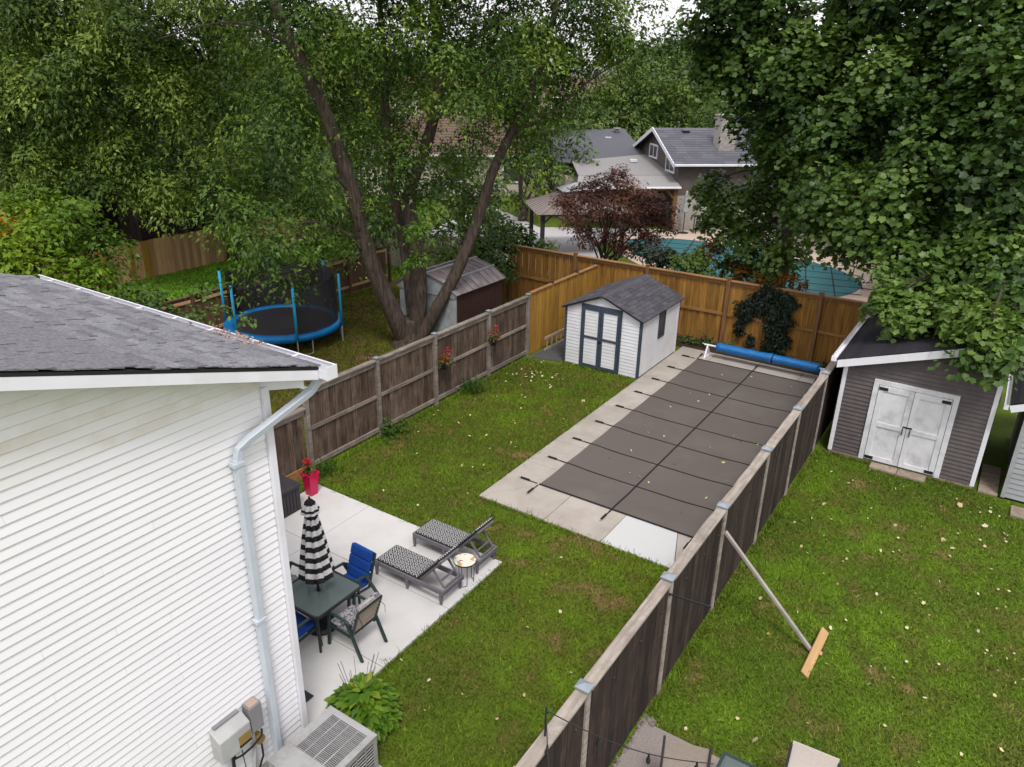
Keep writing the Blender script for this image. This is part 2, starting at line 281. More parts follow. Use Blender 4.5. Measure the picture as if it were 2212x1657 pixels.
# ------------------------------------------------------------------ mesh helpers
class MB:
    def __init__(s): s.v = []; s.f = []; s.mi = []; s.cur = 0
    def add(s, vs, fs):
        o = len(s.v); s.v += [tuple(p) for p in vs]; s.f += [tuple(i + o for i in f) for f in fs]; s.mi += [s.cur] * len(fs); return s
    def box(s, x0, x1, y0, y1, z0, z1):
        return s.add([(x0, y0, z0), (x1, y0, z0), (x1, y1, z0), (x0, y1, z0), (x0, y0, z1), (x1, y0, z1), (x1, y1, z1), (x0, y1, z1)],
                     [(0, 3, 2, 1), (4, 5, 6, 7), (0, 1, 5, 4), (1, 2, 6, 5), (2, 3, 7, 6), (3, 0, 4, 7)])
    def bar(s, p, q, w, h, up=(0, 0, 1)):
        p, q = Vector(p), Vector(q); d = (q - p).normalized(); u = Vector(up)
        if abs(d.dot(u)) > .98: u = Vector((0, 1, 0))
        a = d.cross(u).normalized(); b = a.cross(d).normalized(); a *= w / 2; b *= h / 2
        vs = [e + i * a + j * b for e in (p, q) for i, j in ((-1, -1), (1, -1), (1, 1), (-1, 1))]
        return s.add(vs, [(3, 2, 1, 0), (4, 5, 6, 7), (0, 1, 5, 4), (1, 2, 6, 5), (2, 3, 7, 6), (3, 0, 4, 7)])
    def tube(s, pts, rad, n=8, cap=True, phase=0., wob=0.):
        pts = [Vector(p) for p in pts]; rad = rad if isinstance(rad, (list, tuple)) else [rad] * len(pts)
        vs = []; ref = None
        for i, p in enumerate(pts):
            d = (pts[min(i + 1, len(pts) - 1)] - pts[max(i - 1, 0)]).normalized()
            if ref is None: ref = Vector((1, 0, 0)) if abs(d.x) < .9 else Vector((0, 1, 0))
            a = (ref - d * ref.dot(d)).normalized(); b = d.cross(a); ref = a
            for k in range(n):
                t = 2 * math.pi * (k + phase) / n; r = rad[i] * (1 + (random.uniform(-wob, wob) if wob else 0))
                vs.append(p + a * math.cos(t) * r + b * math.sin(t) * r)
        fs = [(i * n + k, i * n + (k + 1) % n, (i + 1) * n + (k + 1) % n, (i + 1) * n + k) for i in range(len(pts) - 1) for k in range(n)]
        if cap: fs += [tuple(range(n))[::-1], tuple((len(pts) - 1) * n + k for k in range(n))]
        return s.add(vs, fs)
    def lathe(s, c, prof, n=16):
        c = Vector(c); vs = [c + Vector((r * math.cos(2 * math.pi * k / n), r * math.sin(2 * math.pi * k / n), z)) for r, z in prof for k in range(n)]
        fs = [(i * n + k, i * n + (k + 1) % n, (i + 1) * n + (k + 1) % n, (i + 1) * n + k) for i in range(len(prof) - 1) for k in range(n)]
        fs += [tuple(range(n))[::-1], tuple((len(prof) - 1) * n + k for k in range(n))]
        return s.add(vs, fs)
    def prism(s, poly, z0, z1):
        n = len(poly); vs = [(x, y, z0) for x, y in poly] + [(x, y, z1) for x, y in poly]
        return s.add(vs, [tuple(range(n))[::-1], tuple(range(n, 2 * n))] + [(i, (i + 1) % n, n + (i + 1) % n, n + i) for i in range(n)])
    def slab(s, a, b, c, d, t):
        """thick sheet under quad a b c d"""
        a, b, c, d = map(Vector, (a, b, c, d)); n = (b - a).cross(d - a).normalized() * t
        if n.z < 0: n = -n
        return s.add([a - n, b - n, c - n, d - n, a, b, c, d], [(0, 3, 2, 1), (4, 5, 6, 7), (0, 1, 5, 4), (1, 2, 6, 5), (2, 3, 7, 6), (3, 0, 4, 7)])
    def mesh(s, name, mats, smooth=False, off=None):
        me = bpy.data.meshes.new(name)
        vs = s.v if off is None else [(x - off[0], y - off[1], z - off[2]) for x, y, z in s.v]
        me.from_pydata(vs, [], s.f)
        for m_ in (mats if isinstance(mats, (list, tuple)) else [mats]): me.materials.append(m_)
        if any(s.mi): me.polygons.foreach_set('material_index', s.mi)
        if smooth: me.polygons.foreach_set('use_smooth', [True] * len(s.f))
        return me
    def build(s, name, mats, parent=None, bevel=0., smooth=False, world=False):
        """vertices are in the parent's frame; world=True converts from world (parent not yet turned)"""
        off = None
        if world and parent is not None: off = ORIG[parent.name]
        o = bpy.data.objects.new(name, s.mesh(name, mats, smooth, off)); COL.objects.link(o); o.parent = parent
        ORIG[o.name] = off or (0, 0, 0)
        if bevel:
            md = o.modifiers.new('edge', 'BEVEL'); md.width = bevel; md.segments = 2; md.limit_method = 'ANGLE'
        return o
ORIG = {}
def tag(o, label, cat=None, group=None, kind=None):
    o['label'] = label
    if cat: o['category'] = cat
    if group: o['group'] = group
    if kind: o['kind'] = kind
    return o
def thing(name, label, cat, loc=(0, 0, 0), rz=0., group=None, kind=None):
    o = bpy.data.objects.new(name, None); COL.objects.link(o); o.location = loc; o.rotation_euler = (0, 0, rz); o.empty_display_size = .2
    ORIG[o.name] = tuple(loc)
    return tag(o, label, cat, group, kind)
def inst(name, me, parent, loc, rot=(0, 0, 0), scale=None):
    o = bpy.data.objects.new(name, me); COL.objects.link(o); o.parent = parent
    b = ORIG.get(parent.name, (0, 0, 0)) if parent else (0, 0, 0)
    o.location = (loc[0] - b[0], loc[1] - b[1], loc[2] - b[2]); o.rotation_euler = rot
    if scale: o.scale = scale
    return o
def copy_tree(o, parent=None):
    c = o.copy(); COL.objects.link(c); c.parent = parent
    for ch in list(o.children): copy_tree(ch, c)
    return c
def np_mesh(name, verts, faces, rnd, material, K):
    """verts (N*V,3), faces (F,K) ; rnd per face"""
    me = bpy.data.meshes.new(name); me.vertices.add(len(verts)); me.vertices.foreach_set('co', verts.astype(np.float32).ravel())
    F = len(faces); me.loops.add(F * K); me.loops.foreach_set('vertex_index', faces.astype(np.int32).ravel())
    me.polygons.add(F); me.polygons.foreach_set('loop_start', np.arange(0, F * K, K, dtype=np.int32))
    me.update(calc_edges=True); me.materials.append(material)
    a = me.attributes.new('rnd', 'FLOAT', 'FACE'); a.data.foreach_set('value', rnd.astype(np.float32))
    return me
SHAPES = {
 'norway': (np.array([(0, .42, -.03), (0, 0, 0), (.46, .02, .05), (.42, .25, .02), (.62, .52, .10), (.36, .64, .02), (0, .98, .07), (-.36, .64, .02), (-.62, .52, .10), (-.42, .25, .02), (-.46, .02, .05)]),
            np.array([(0, i, i + 1) for i in range(1, 10)] + [(0, 10, 1)])),
 'silver': (np.array([(0, 0, 0), (.27, .38, .06), (.12, .48, 0), (0, 1.05, -.04), (-.12, .48, 0), (-.27, .38, .06)]), np.array([(0, 1, 2), (0, 2, 3), (0, 3, 4), (0, 4, 5)])),
 'oval': (np.array([(0, 0, 0), (.30, .45, .07), (0, 1, 0), (-.30, .45, .07)]), np.array([(0, 1, 2), (0, 2, 3)])),
 'hosta': (np.array([(0, 0, 0), (.20, .22, .06), (.24, .5, .05), (.13, .8, 0), (0, 1, -.10), (-.13, .8, 0), (-.24, .5, .05), (-.20, .22, .06), (0, .5, -.02)]), np.array([(8, i, (i + 1) % 8) for i in range(8)])),
 'narrow': (np.array([(0, 0, 0), (.17, .45, .04), (0, 1, -.05), (-.17, .45, .04)]), np.array([(0, 1, 2), (0, 2, 3)])),
}
def leaf_mesh(name, pos, nrm, tip, size, rnd, shape, material):
    V, F = SHAPES[shape]; N = len(pos)
    nrm = nrm / np.linalg.norm(nrm, axis=1, keepdims=True)
    tip = tip - nrm * np.sum(tip * nrm, 1, keepdims=True); tip /= np.linalg.norm(tip, axis=1, keepdims=True) + 1e-9
    side = np.cross(tip, nrm)
    L = V[None] * size[:, None, None]
    co = pos[:, None] + L[..., 0:1] * side[:, None] + L[..., 1:2] * tip[:, None] + L[..., 2:3] * nrm[:, None]
    fa = (F[None] + (np.arange(N) * len(V))[:, None, None]).reshape(-1, 3)
    return np_mesh(name, co.reshape(-1, 3), fa, np.repeat(rnd, len(F)), material, 3)
KV = RNG.normal(size=(5, 3)); KV /= np.linalg.norm(KV, axis=1, keepdims=True); KP = RNG.uniform(0, 6.28, 5)
def crown_arrays(blobs, per_m2, leaves, spray_r, size, droop=.35, flat=.8, inner=.5, gap=0, thr=-1.):
    """sprays of leaves spread through the outer shell of a set of ellipsoid clumps"""
    P, Nn, T, Sz, R = [], [], [], [], []
    for c, r in blobs:
        c = np.array(c); r = np.array(r if hasattr(r, '__len__') else (r, r, r * .8))
        n = max(3, int(per_m2 * (r[0] * r[1] + r[0] * r[2] + r[1] * r[2]) / 3 * 12.6))
        d = RNG.normal(size=(n, 3)); d /= np.linalg.norm(d, axis=1, keepdims=True)
        rad = inner + (1 - inner) * RNG.random(n) ** .55 + RNG.normal(size=n) * .10
        sc = c + d * r * rad[:, None]
        if gap > 0:
            f = 0
            for kv, ph in zip(KV, KP): f = f + np.sin(sc @ kv * (2 * np.pi / gap) + ph)
            keep = f > thr + .5 * RNG.random(n); sc, d, n = sc[keep], d[keep], int(keep.sum())
            if n == 0: continue
        out = d / r; out /= np.linalg.norm(out, axis=1, keepdims=True)
        pn = out * .55 + np.array([0, 0, flat]) + RNG.normal(size=(n, 3)) * .25; pn /= np.linalg.norm(pn, axis=1, keepdims=True)
        sr = spray_r * RNG.uniform(.55, 1.35, n); srnd = RNG.random(n)
        m = leaves
        a = RNG.uniform(0, 2 * np.pi, (n, m)); q = np.sqrt(RNG.random((n, m)))
        h = np.where(np.abs(pn[:, 2:3]) < .9, [[0, 0, 1.]], [[1., 0, 0]]); e1 = np.cross(pn, h); e1 /= np.linalg.norm(e1, axis=1, keepdims=True); e2 = np.cross(pn, e1)
        rd = (e1[:, None] * np.cos(a)[..., None] + e2[:, None] * np.sin(a)[..., None])
        pos = sc[:, None] + rd * (q * sr[:, None])[..., None] + out[:, None] * (RNG.normal(size=(n, m)) * .12 * spray_r)[..., None]
        pos[..., 2] -= droop * q ** 2 * sr[:, None]
        P.append(pos.reshape(-1, 3)); nr = pn[:, None] + rd * .35 * q[..., None] + RNG.normal(size=(n, m, 3)) * .38; Nn.append(nr.reshape(-1, 3))
        tp = rd * .8 + np.array([0, 0, -.7]) + RNG.normal(size=(n, m, 3)) * .4; T.append(tp.reshape(-1, 3))
        Sz.append((size * RNG.uniform(.45, 1.45, (n, m))).reshape(-1)); cl_ = 0
        for kv, ph in zip(KV, KP): cl_ = cl_ + np.sin(sc @ kv[[1, 2, 0]] * (2 * np.pi / 2.7) + ph * 2.3)
        R.append(np.clip(.46 + .16 * cl_[:, None] / 1.58 + (srnd[:, None] - .5) * .42 + (RNG.random((n, m)) - .5) * .34, 0, 1).reshape(-1))  # clump-wide noise puts sunlit and shaded clump tones into the leaf colour
    return [np.concatenate(x) for x in (P, Nn, T, Sz, R)]
def crown(name, parent, blobs, shape, leafmat, per_m2=3., leaves=14, spray_r=.35, size=.14, droop=.35, flat=.8, inner=.5, gap=0, thr=-1.):
    A = crown_arrays(blobs, per_m2, leaves, spray_r, size, droop, flat, inner, gap, thr)
    off = np.array(ORIG[parent.name]) if parent else 0
    me = leaf_mesh(name, A[0] - off, A[1], A[2], A[3], A[4], shape, LEAF[leafmat])
    o = bpy.data.objects.new(name, me); COL.objects.link(o); o.parent = parent; ORIG[o.name] = tuple(off) if parent else (0, 0, 0)
    return o
def limb(mb, pts, r0, r1, n=9, wob=.06):
    """smooth tapered limb through points"""
    pts = [Vector(p) for p in pts]; out = []
    for i in range(len(pts) - 1):
        p0 = pts[max(i - 1, 0)]; p1 = pts[i]; p2 = pts[i + 1]; p3 = pts[min(i + 2, len(pts) - 1)]
        for k in range(5):
            t = k / 5; out.append(.5 * ((2 * p1) + (p2 - p0) * t + (2 * p0 - 5 * p1 + 4 * p2 - p3) * t * t + (3 * p1 - p0 - 3 * p2 + p3) * t ** 3))
    out.append(pts[-1]); k = len(out) - 1
    mb.tube(out, [r0 + (r1 - r0) * (i / k) ** .8 for i in range(k + 1)], n, wob=wob)

# ================================================================== the ground, lawns, slabs
g = MB(); N_ = 24
g.add([(-500, -300, 0), (500, -300, 0), (500, 700, 0), (-500, 700, 0)], [(0, 1, 2, 3)])
tag(g.build('ground', M['lawn']), 'grass-covered ground of the back yards', 'ground', kind='structure')

def grass_patch(name, label, rects, holes, density, h=.042, wdt=.0095, bm='blade'):
    V, R = [], []
    for (x0, x1, y0, y1, dn) in rects:
        n = int((x1 - x0) * (y1 - y0) * density * dn)
        x = RNG.uniform(x0, x1, n); y = RNG.uniform(y0, y1, n); k = np.ones(n, bool)
        for (a, b_, c, d) in holes: k &= ~((x > a) & (x < b_) & (y > c) & (y < d))
        x, y = x[k], y[k]; n = len(x)
        a = RNG.uniform(0, 2 * np.pi, n); hh = h * RNG.uniform(.5, 1.4, n); ww = wdt * RNG.uniform(.6, 1.5, n)
        dx, dy = np.cos(a) * ww, np.sin(a) * ww; lx, ly = RNG.normal(size=n) * hh * .7, RNG.normal(size=n) * hh * .7
        V.append(np.stack([np.stack([x - dx, y - dy, np.zeros(n)], 1), np.stack([x + dx, y + dy, np.zeros(n)], 1), np.stack([x + lx, y + ly, hh], 1)], 1).reshape(-1, 3))
        R.append(RNG.random(n))
    V = np.concatenate(V); R = np.concatenate(R)
    me = np_mesh(name, V, np.arange(len(V)).reshape(-1, 3), R, M[bm], 3)
    o = bpy.data.objects.new(name, me); COL.objects.link(o)
    return tag(o, label, 'grass', kind='stuff')
grass_patch('lawn_grass', 'mown grass of the yard between the house patio and the pool',
            [(-11.6, -2.85, 4.2, 19.0, 1)], [(-11.15, -6.34, 4, 9.48), (-8.06, -2.8, 11.08, 30), (-12, -6.3, 0, 4.8), (-10.55, -8, 18.9, 22), (-11.7, -10.5, 18.55, 23)], 1900, bm='blade_olive')
grass_patch('lawn_grass', 'leaf-strewn grass of the yard with the dark grey shed', [(-2.8, 6.5, 6.0, 12, 1), (-2.75, 6.5, 12, 17.55, .8)], [(-2.72, 2, 0, 7.6), (-1.5, -.35, 17.2, 18), (.62, 6, 17.4, 18)], 1900)
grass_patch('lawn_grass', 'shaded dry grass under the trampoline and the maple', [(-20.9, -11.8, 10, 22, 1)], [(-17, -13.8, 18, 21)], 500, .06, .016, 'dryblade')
grass_patch('lawn_grass', 'bright green strip of grass before the tan board fence', [(-29, -21.1, 9, 26, 1)], [], 350, .08, .024, 'lushblade')
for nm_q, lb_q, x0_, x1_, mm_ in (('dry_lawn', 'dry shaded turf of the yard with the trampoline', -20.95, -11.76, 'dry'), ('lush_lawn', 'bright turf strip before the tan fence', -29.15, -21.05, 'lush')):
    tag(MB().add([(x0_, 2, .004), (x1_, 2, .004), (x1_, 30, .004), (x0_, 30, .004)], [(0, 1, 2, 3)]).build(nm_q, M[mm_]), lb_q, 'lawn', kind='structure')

grass_patch('edge_grass', 'longer ragged grass along fence feet and slab edges', [(-11.66, -11.50, 9.9, 18.6, 1), (-2.72, -2.58, 7.8, 17.4, 1), (-8.13, -8.05, 11.0, 18.9, .9), (-8.1, -3.0, 11.0, 11.09, .9), (-6.34, -6.27, 5.6, 9.5, .9), (-11.1, -6.3, 9.47, 9.54, .9), (-2.4, .5, 17.42, 17.53, 1), (-10.5, -8.1, 18.84, 18.93, 1), (-2.95, -2.86, 5, 11.1, 1)], [(-8.05, -2.8, 11.09, 30)], 1500, .085, .010)
# patio: nine slabs with sawn joints
pt = thing('patio', 'pale concrete patio of square slabs behind the white house', 'patio', (-8.7, 7.1, 0), kind='structure')
PX = [-11.12, -9.62, -7.98, -6.34]; PY = [4.74, 6.30, 7.90, 9.47]
for i in range(3):
    for j in range(3):
        MB().box(PX[i] + .004, PX[i + 1] - .004, PY[j] + .004, PY[j + 1] - .004, -.05, .05).build('slab', M['patio'], pt, bevel=.006, world=True)
MB().box(-11.1, -6.36, 4.76, 9.45, -.06, .042).build('joint_bed', M['joint'], pt, world=True)
# pool deck
dk = thing('pool_deck', 'weathered concrete deck around the covered pool', 'pool deck', (-5.5, 16.7, 0), kind='structure')
def deck(poly, m_='deck', lab=None):
    o = MB().prism(poly, -.05, .04).build('slab', M[m_], dk, bevel=.005, world=True)
    if lab: o['label'] = lab
e = .005
deck([(-8.05, 11.1), (-6.45 - e, 11.1), (-6.45 - e, 12.5), (-7.0, 12.5), (-8.05 + e, 11.1 + e)])
deck([(-8.05, 11.1 + 3 * e), (-7.0 - 2 * e, 12.5), (-7.0, 12.97 - e), (-8.05, 12.97 - e)])
deck([(-6.45 + e, 11.08), (-5.17 - e, 11.08), (-5.17 - e, 12.5), (-6.45 + e, 12.5)])
deck([(-5.17 + e, 11.08), (-3.69 - e, 11.08), (-4.17 - e, 12.5), (-5.17 + e, 12.5)], 'newslab', 'fresh white concrete slab')
deck([(-3.69 + e, 11.1), (-2.95, 11.1), (-2.95, 12.5), (-4.17 + e, 12.5)])
yy = [12.97, 14.24, 15.5, 16.78, 18.05, 19.3, 20.6, 21.2]
for a, b_ in zip(yy, yy[1:]):
    deck([(-8.05, a + e), (-7.0, a + e), (-7.0, b_ - e), (-8.05, b_ - e)])
    deck([(-4.0, a + e - .47), (-2.95, a + e - .47), (-2.95, b_ - e - .47), (-4.0, b_ - e - .47)])
xx = [-8.05, -6.9, -5.5, -4.2, -2.95]
for a, b_ in zip(xx, xx[1:]): deck([(a + e, 21.2 + e), (b_ - e, 21.2 + e), (b_ - e, 22.35), (a + e, 22.35)])
for a, b_, c_, d_ in ((-8.02, -2.98, 11.13, 12.45), (-8.02, -7.05, 12.45, 21.25), (-3.95, -2.98, 12.45, 21.25), (-8.02, -2.98, 21.25, 22.3)): MB().box(a, b_, c_, d_, -.06, .03).build('joint_bed', M['joint'], dk, world=True)
tag(MB().add([(-11.6, 18.6, .012), (-10.52, 18.9, .012), (-10.52, 23.1, .012), (-11.6, 23.1, .012)], [(0, 1, 2, 3)]).build('gravel', M['gravel']), 'dark gravel strip between cedar fence and white shed', 'gravel', kind='structure')
tag(MB().box(-10.5, -2.95, 22.36, 23.15, -.02, .025).build('planting_bed', M['soil']), 'dark soil bed along the foot of the rear fence', 'bed', kind='structure')
# aggregate patio of the other yard
tag(MB().box(-2.70, 1.2, 2.5, 7.6, -.05, .045).build('aggregate_patio', M['agg']), 'exposed aggregate patio with black chairs beside the dark fence', 'patio', kind='structure')

# ================================================================== pool cover
pc = thing('pool_cover', 'brown mesh safety cover strapped over the long pool', 'pool cover', (-5.5, 16.8, 0))
CX0, CX1, CY0, CY1 = -7.24, -3.76, 12.2, 21.5; NS = 8; dy = (CY1 - CY0) / NS
c = MB(); nx, ny = 28, 64; vs_ = []
for j in range(ny + 1):
    for i in range(nx + 1):
        u, v = i / nx, j / ny; y = CY0 + (CY1 - CY0) * v; t = (v * NS) % 1
        sc = .018 * math.sin(math.pi * t); x0, x1 = CX0 + sc, CX1 - sc
        sy = .02 * abs(math.sin(2 * math.pi * u))
        y = y + (sy if j == 0 else -sy if j == ny else 0)
        edge = min(u, 1 - u, v * 2.5, (1 - v) * 2.5)
        vs_.append((x0 + (x1 - x0) * u, y, .052 - .026 * min(1, max(0, edge - .06) / .12) - .012 * (math.sin(math.pi * t) * math.sin(2 * math.pi * u) ** 2 if edge > .13 else 0)))
c.add(vs_, [(j * (nx + 1) + i, j * (nx + 1) + i + 1, (j + 1) * (nx + 1) + i + 1, (j + 1) * (nx + 1) + i) for j in range(ny) for i in range(nx)])
sheet = c.build('sheet', M['cover'], pc, smooth=True, world=True)
def zc(x, y):
    u = (x - CX0) / (CX1 - CX0); v = (y - CY0) / (CY1 - CY0); edge = min(u, 1 - u, v * 2.5, (1 - v) * 2.5)
    return .052 - .026 * min(1, max(0, edge - .06) / .12) + .006
def strap(pts, wd=.030):
    s = MB()
    for a, b_ in zip(pts, pts[1:]): s.bar(a, b_, wd, .006)
    return s.build('strap', M['strap'], pc, world=True)
for i in range(1, NS):
    y = CY0 + dy * i
    strap([(CX0 - .12 + (CX1 - CX0 + .24) * k / 12, y, zc(min(max(CX0 - .12 + (CX1 - CX0 + .24) * k / 12, CX0), CX1), y)) for k in range(13)])
strap([(-5.5, CY0 - .12 + (CY1 - CY0 + .24) * k / 24, zc(-5.5, min(max(CY0 - .12 + (CY1 - CY0 + .24) * k / 24, CY0), CY1)) + .003) for k in range(25)], .034)
strap([(CX0, CY0, .062), (CX1, CY0, .062)], .04); strap([(CX0, CY1, .062), (CX1, CY1, .062)], .04)
def anchor(x, y, dx, dy_):
    a = Vector((x, y, .06)); d = Vector((dx, dy_, 0))
    o = MB().bar(a, a + d * .22, .02, .008).build('anchor_strap', M['strap'], pc, world=True)
    MB().tube([a + d * .20 + Vector((0, 0, .01)), a + d * .42 + Vector((0, 0, .01))], .022, 8).build('spring_sleeve', M['strap'], o, world=False)
    o.children[0].data.transform(Matrix.Translation(-Vector(ORIG[pc.name])))
    b_ = MB().tube([a + d * .42, a + d * .47], .012, 6).build('brass_hook', M['steel'], o); b_.data.transform(Matrix.Translation(-Vector(ORIG[pc.name])))
for i in range(0, NS + 1):
    anchor(CX0 - .05, CY0 + dy * i, -1, 0)
    if i: anchor(CX1 + .05, CY0 + dy * i, 1, 0)
for x in (CX0, -5.5, CX1): anchor(x, CY0 - .05, 0, -1); anchor(x, CY1 + .05, 0, 1)

# ================================================================== white house
hs_ = thing('white_house', 'two-storey house with white lap siding and grey shingle roof', 'house', (-6.3, 4.8, 0))
SL = .308; EY, EZ = 5.2, 5.335; RY = -1.0; RZ = EZ + (EY - RY) * SL
def rz_(y): return EZ + (EY - y) * SL if y > RY else RZ - (RY - y) * SL
MB().box(-11.75, -6.335, -6.8, 4.78, 0, 5.2).build('wall', M['siding'], hs_, world=True)
MB().add([(-6.335, 4.78, 5.2), (-6.335, RY, rz_(RY) - .12), (-6.335, -6.8, 5.2), (-6.5, 4.78, 5.2), (-6.5, RY, rz_(RY) - .12), (-6.5, -6.8, 5.2)], [(0, 1, 2), (5, 4, 3), (0, 3, 4, 1), (1, 4, 5, 2)]).build('gable_wall', M['siding'], hs_, world=True)
EXP = .1005
def plank_mesh(y0, y1, nm, m_):
    p = [(-6.332, 0), (-6.315, 0), (-6.312, .008), (-6.328, EXP + .004), (-6.332, EXP + .004)]
    vs = [(x, y0, z) for x, z in p] + [(x, y1, z) for x, z in p]; n = 5
    mb = MB().add(vs, [tuple(range(n)), tuple(range(n, 2 * n))[::-1]] + [(i, n + i, n + (i + 1) % n, (i + 1) % n) for i in range(n)])
    return mb.mesh(nm, m_)
JN = [.4, 1.3, 2.1, 2.75, 3.3, -1.5, -2.2]; PL = [(plank_mesh(-6.8, j, 'siding_plank', M['siding']), plank_mesh(j + .002, 4.71, 'siding_plank', M['siding'])) for j in JN]; z = .22; k = 0
while z < 6.9:
    top = z + EXP
    if top < 5.02:
        j_ = random.randrange(len(JN)); off = random.choice((0, .0015))
        inst('siding_plank', PL[j_][0], hs_, (off, 0, z)); inst('siding_plank', PL[j_][1], hs_, (.0015 - off, 0, z + random.choice((0, .0012))))
    else:
        y1 = min(4.71, EY - (top + .15 - EZ) / SL); y0 = max(-6.8, 2 * RY - y1)
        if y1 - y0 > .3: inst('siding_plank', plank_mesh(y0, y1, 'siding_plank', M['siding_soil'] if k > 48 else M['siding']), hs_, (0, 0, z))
    z += EXP; k += 1
MB().box(-6.34, -6.27, 4.715, 4.80, .2, 5.16).build('corner_post', M['white'], hs_, bevel=.006, world=True)
MB().box(-11.7, -6.33, -6.7, 4.77, 0, .21).build('foundation', M['greyconc'], hs_, world=True).location.x += .015
# roof deck, shingles one by one for the sixteen courses nearest the eave
rf = MB(); rf.slab((-12.05, EY + .02, EZ - .01), (-5.93, EY + .02, EZ - .01), (-5.93, RY, RZ - .01), (-12.05, RY, RZ - .01), .03)
rf.slab((-12.05, RY, RZ - .01), (-5.93, RY, RZ - .01), (-5.93, -7.2, rz_(-7.2) - .01), (-12.05, -7.2, rz_(-7.2) - .01), .03)
roof = rf.build('roof', M['drip'], hs_, world=True)
ang = math.atan(SL); ROW = .138
def shingle_meshes(widths, row, th, m_, nm='shingle'):
    out = []
    for wd in widths:
        out.append(MB().add([(0, 0, 0), (wd - .008, 0, 0), (wd - .008, row * 1.25, -.002), (0, row * 1.25, -.002), (0, 0, th), (wd - .008, 0, th), (wd - .008, row * 1.25, .003), (0, row * 1.25, .003)],
                            [(0, 3, 2, 1), (4, 5, 6, 7), (0, 1, 5, 4), (1, 2, 6, 5), (2, 3, 7, 6), (3, 0, 4, 7)]).mesh(nm, m_))
    return out
WS = [.21, .27, .33, .40]; SM = shingle_meshes(WS, ROW, .020, M['shingle'])
cnt = 0; rest = MB(); r_ = 0
while r_ < 45:
    x = -12.07 + random.uniform(-.2, 0); yb = EY + .03 - r_ * ROW * math.cos(ang); zb = EZ + (EY - yb) * SL + .004
    while x < -5.93:
        i = random.randrange(4); wd = min(WS[i], -5.915 - x)
        if wd < .05: break
        if wd < WS[i] or x < -12.07:
            x0 = max(x, -12.07)
            me = shingle_meshes([x + wd - x0], ROW, .020, M['shingle'])[0] if r_ < 16 else None
        else: x0 = x; me = SM[i]
        tilt = random.choice((0, .008, .022))
        if r_ < 16 and cnt < 300:
            ob = inst('shingle', me, roof, (0, 0, 0)); cnt += 1      # lies up-slope, from the eave towards the ridge
            wx = x + wd if x0 != x else x0 + wd
            ob.matrix_local = Matrix.Translation(Vector((wx, yb, zb + tilt * .5)) - Vector(ORIG[roof.name])) @ Matrix(((-1, 0, 0, 0), (0, -math.cos(ang), math.sin(ang), 0), (0, math.sin(ang), math.cos(ang), 0), (0, 0, 0, 1)))
        else:
            a, c_ = math.cos(ang), math.sin(ang); L = ROW * 1.25
            q = lambda xx_, t_, h_: (xx_, yb - t_ * a + h_ * c_, zb + t_ * c_ + h_ * a + tilt * .5)
            rest.add([q(x0, 0, 0), q(x0 + wd - .008, 0, 0), q(x0 + wd - .008, L, .003), q(x0, L, .003), q(x0, 0, .020), q(x0 + wd - .008, 0, .020)], [(0, 1, 5, 4), (4, 5, 2, 3), (0, 4, 3), (1, 2, 5)])
        x += wd
    r_ += 1
o = rest.build('upper_shingles', M['shingle'], roof, world=True); o['kind'] = 'stuff'
# rake boards, soffit, gutter
def rake(y0, y1):
    return MB().add([(x, y, rz_(y) + dz) for y in (y0, y1) for x, dz in ((-5.955, -.150), (-5.925, -.150), (-5.925, -.042), (-5.955, -.042))],
                    [(0, 1, 2, 3), (7, 6, 5, 4), (0, 4, 5, 1), (1, 5, 6, 2), (2, 6, 7, 3), (3, 7, 4, 0)])
rake(EY, RY).build('rake_board', M['white'], hs_, world=True); rake(RY - .002, -7.2).build('rake_board', M['white'], hs_, world=True)
MB().add([(x, y, rz_(y) - .145 + dz) for y in (EY, RY) for x, dz in ((-6.34, 0), (-5.957, 0), (-5.957, .02), (-6.34, .02))], [(0, 1, 2, 3), (7, 6, 5, 4), (0, 4, 5, 1), (1, 5, 6, 2), (2, 6, 7, 3), (3, 7, 4, 0)]).build('soffit', M['white'], hs_, world=True)
gt = MB(); gx0, gx1 = -12.05, -5.80
gt.box(gx0, gx1, 5.205, 5.211, 5.20, 5.30); gt.box(gx0, gx1, 5.211, 5.345, 5.20, 5.208); gt.box(gx0, gx1, 5.345, 5.351, 5.20, 5.345); gt.box(gx0, gx1, 5.328, 5.3445, 5.344, 5.353)
gt.box(gx1, gx1 + .006, 5.203, 5.355, 5.198, 5.354)
for x in np.arange(gx0 + .4, gx1, .75): gt.box(x, x + .03, 5.2505, 5.3275, 5.337, 5.343)
gut = gt.build('gutter', M['white'], hs_, world=True)
MB().bar((-6.0, 5.05, 5.19), (-6.335, 4.75, 5.17), .02, .12).build('eave_return', M['white'], hs_, world=True)
ds = thing('downspout', 'pale grey downspout bending from the gutter down the white siding', 'downspout', (-6.24, 4.28, .1))
P_ = [(-6.02, 5.265, 5.19), (-6.03, 5.25, 5.10), (-6.06, 5.18, 5.02), (-6.20, 4.42, 4.70), (-6.238, 4.31, 4.62), (-6.245, 4.28, 4.50)]
MB().tube(P_, .056, 4, phase=.5).build('elbow', M['alu'], ds, bevel=.008, world=True)
for a, b_ in ((4.51, 2.4), (2.41, .12)): MB().box(-6.30, -6.205, 4.235 + (a < 3) * .003, 4.325 - (a < 3) * .003, b_, a).build('pipe', M['alu'], ds, bevel=.01, world=True)
for z in (4.46, 2.4): MB().box(-6.30, -6.195, 4.20, 4.336, z - .02, z + .02).build('strap', M['alu'], ds, world=True)
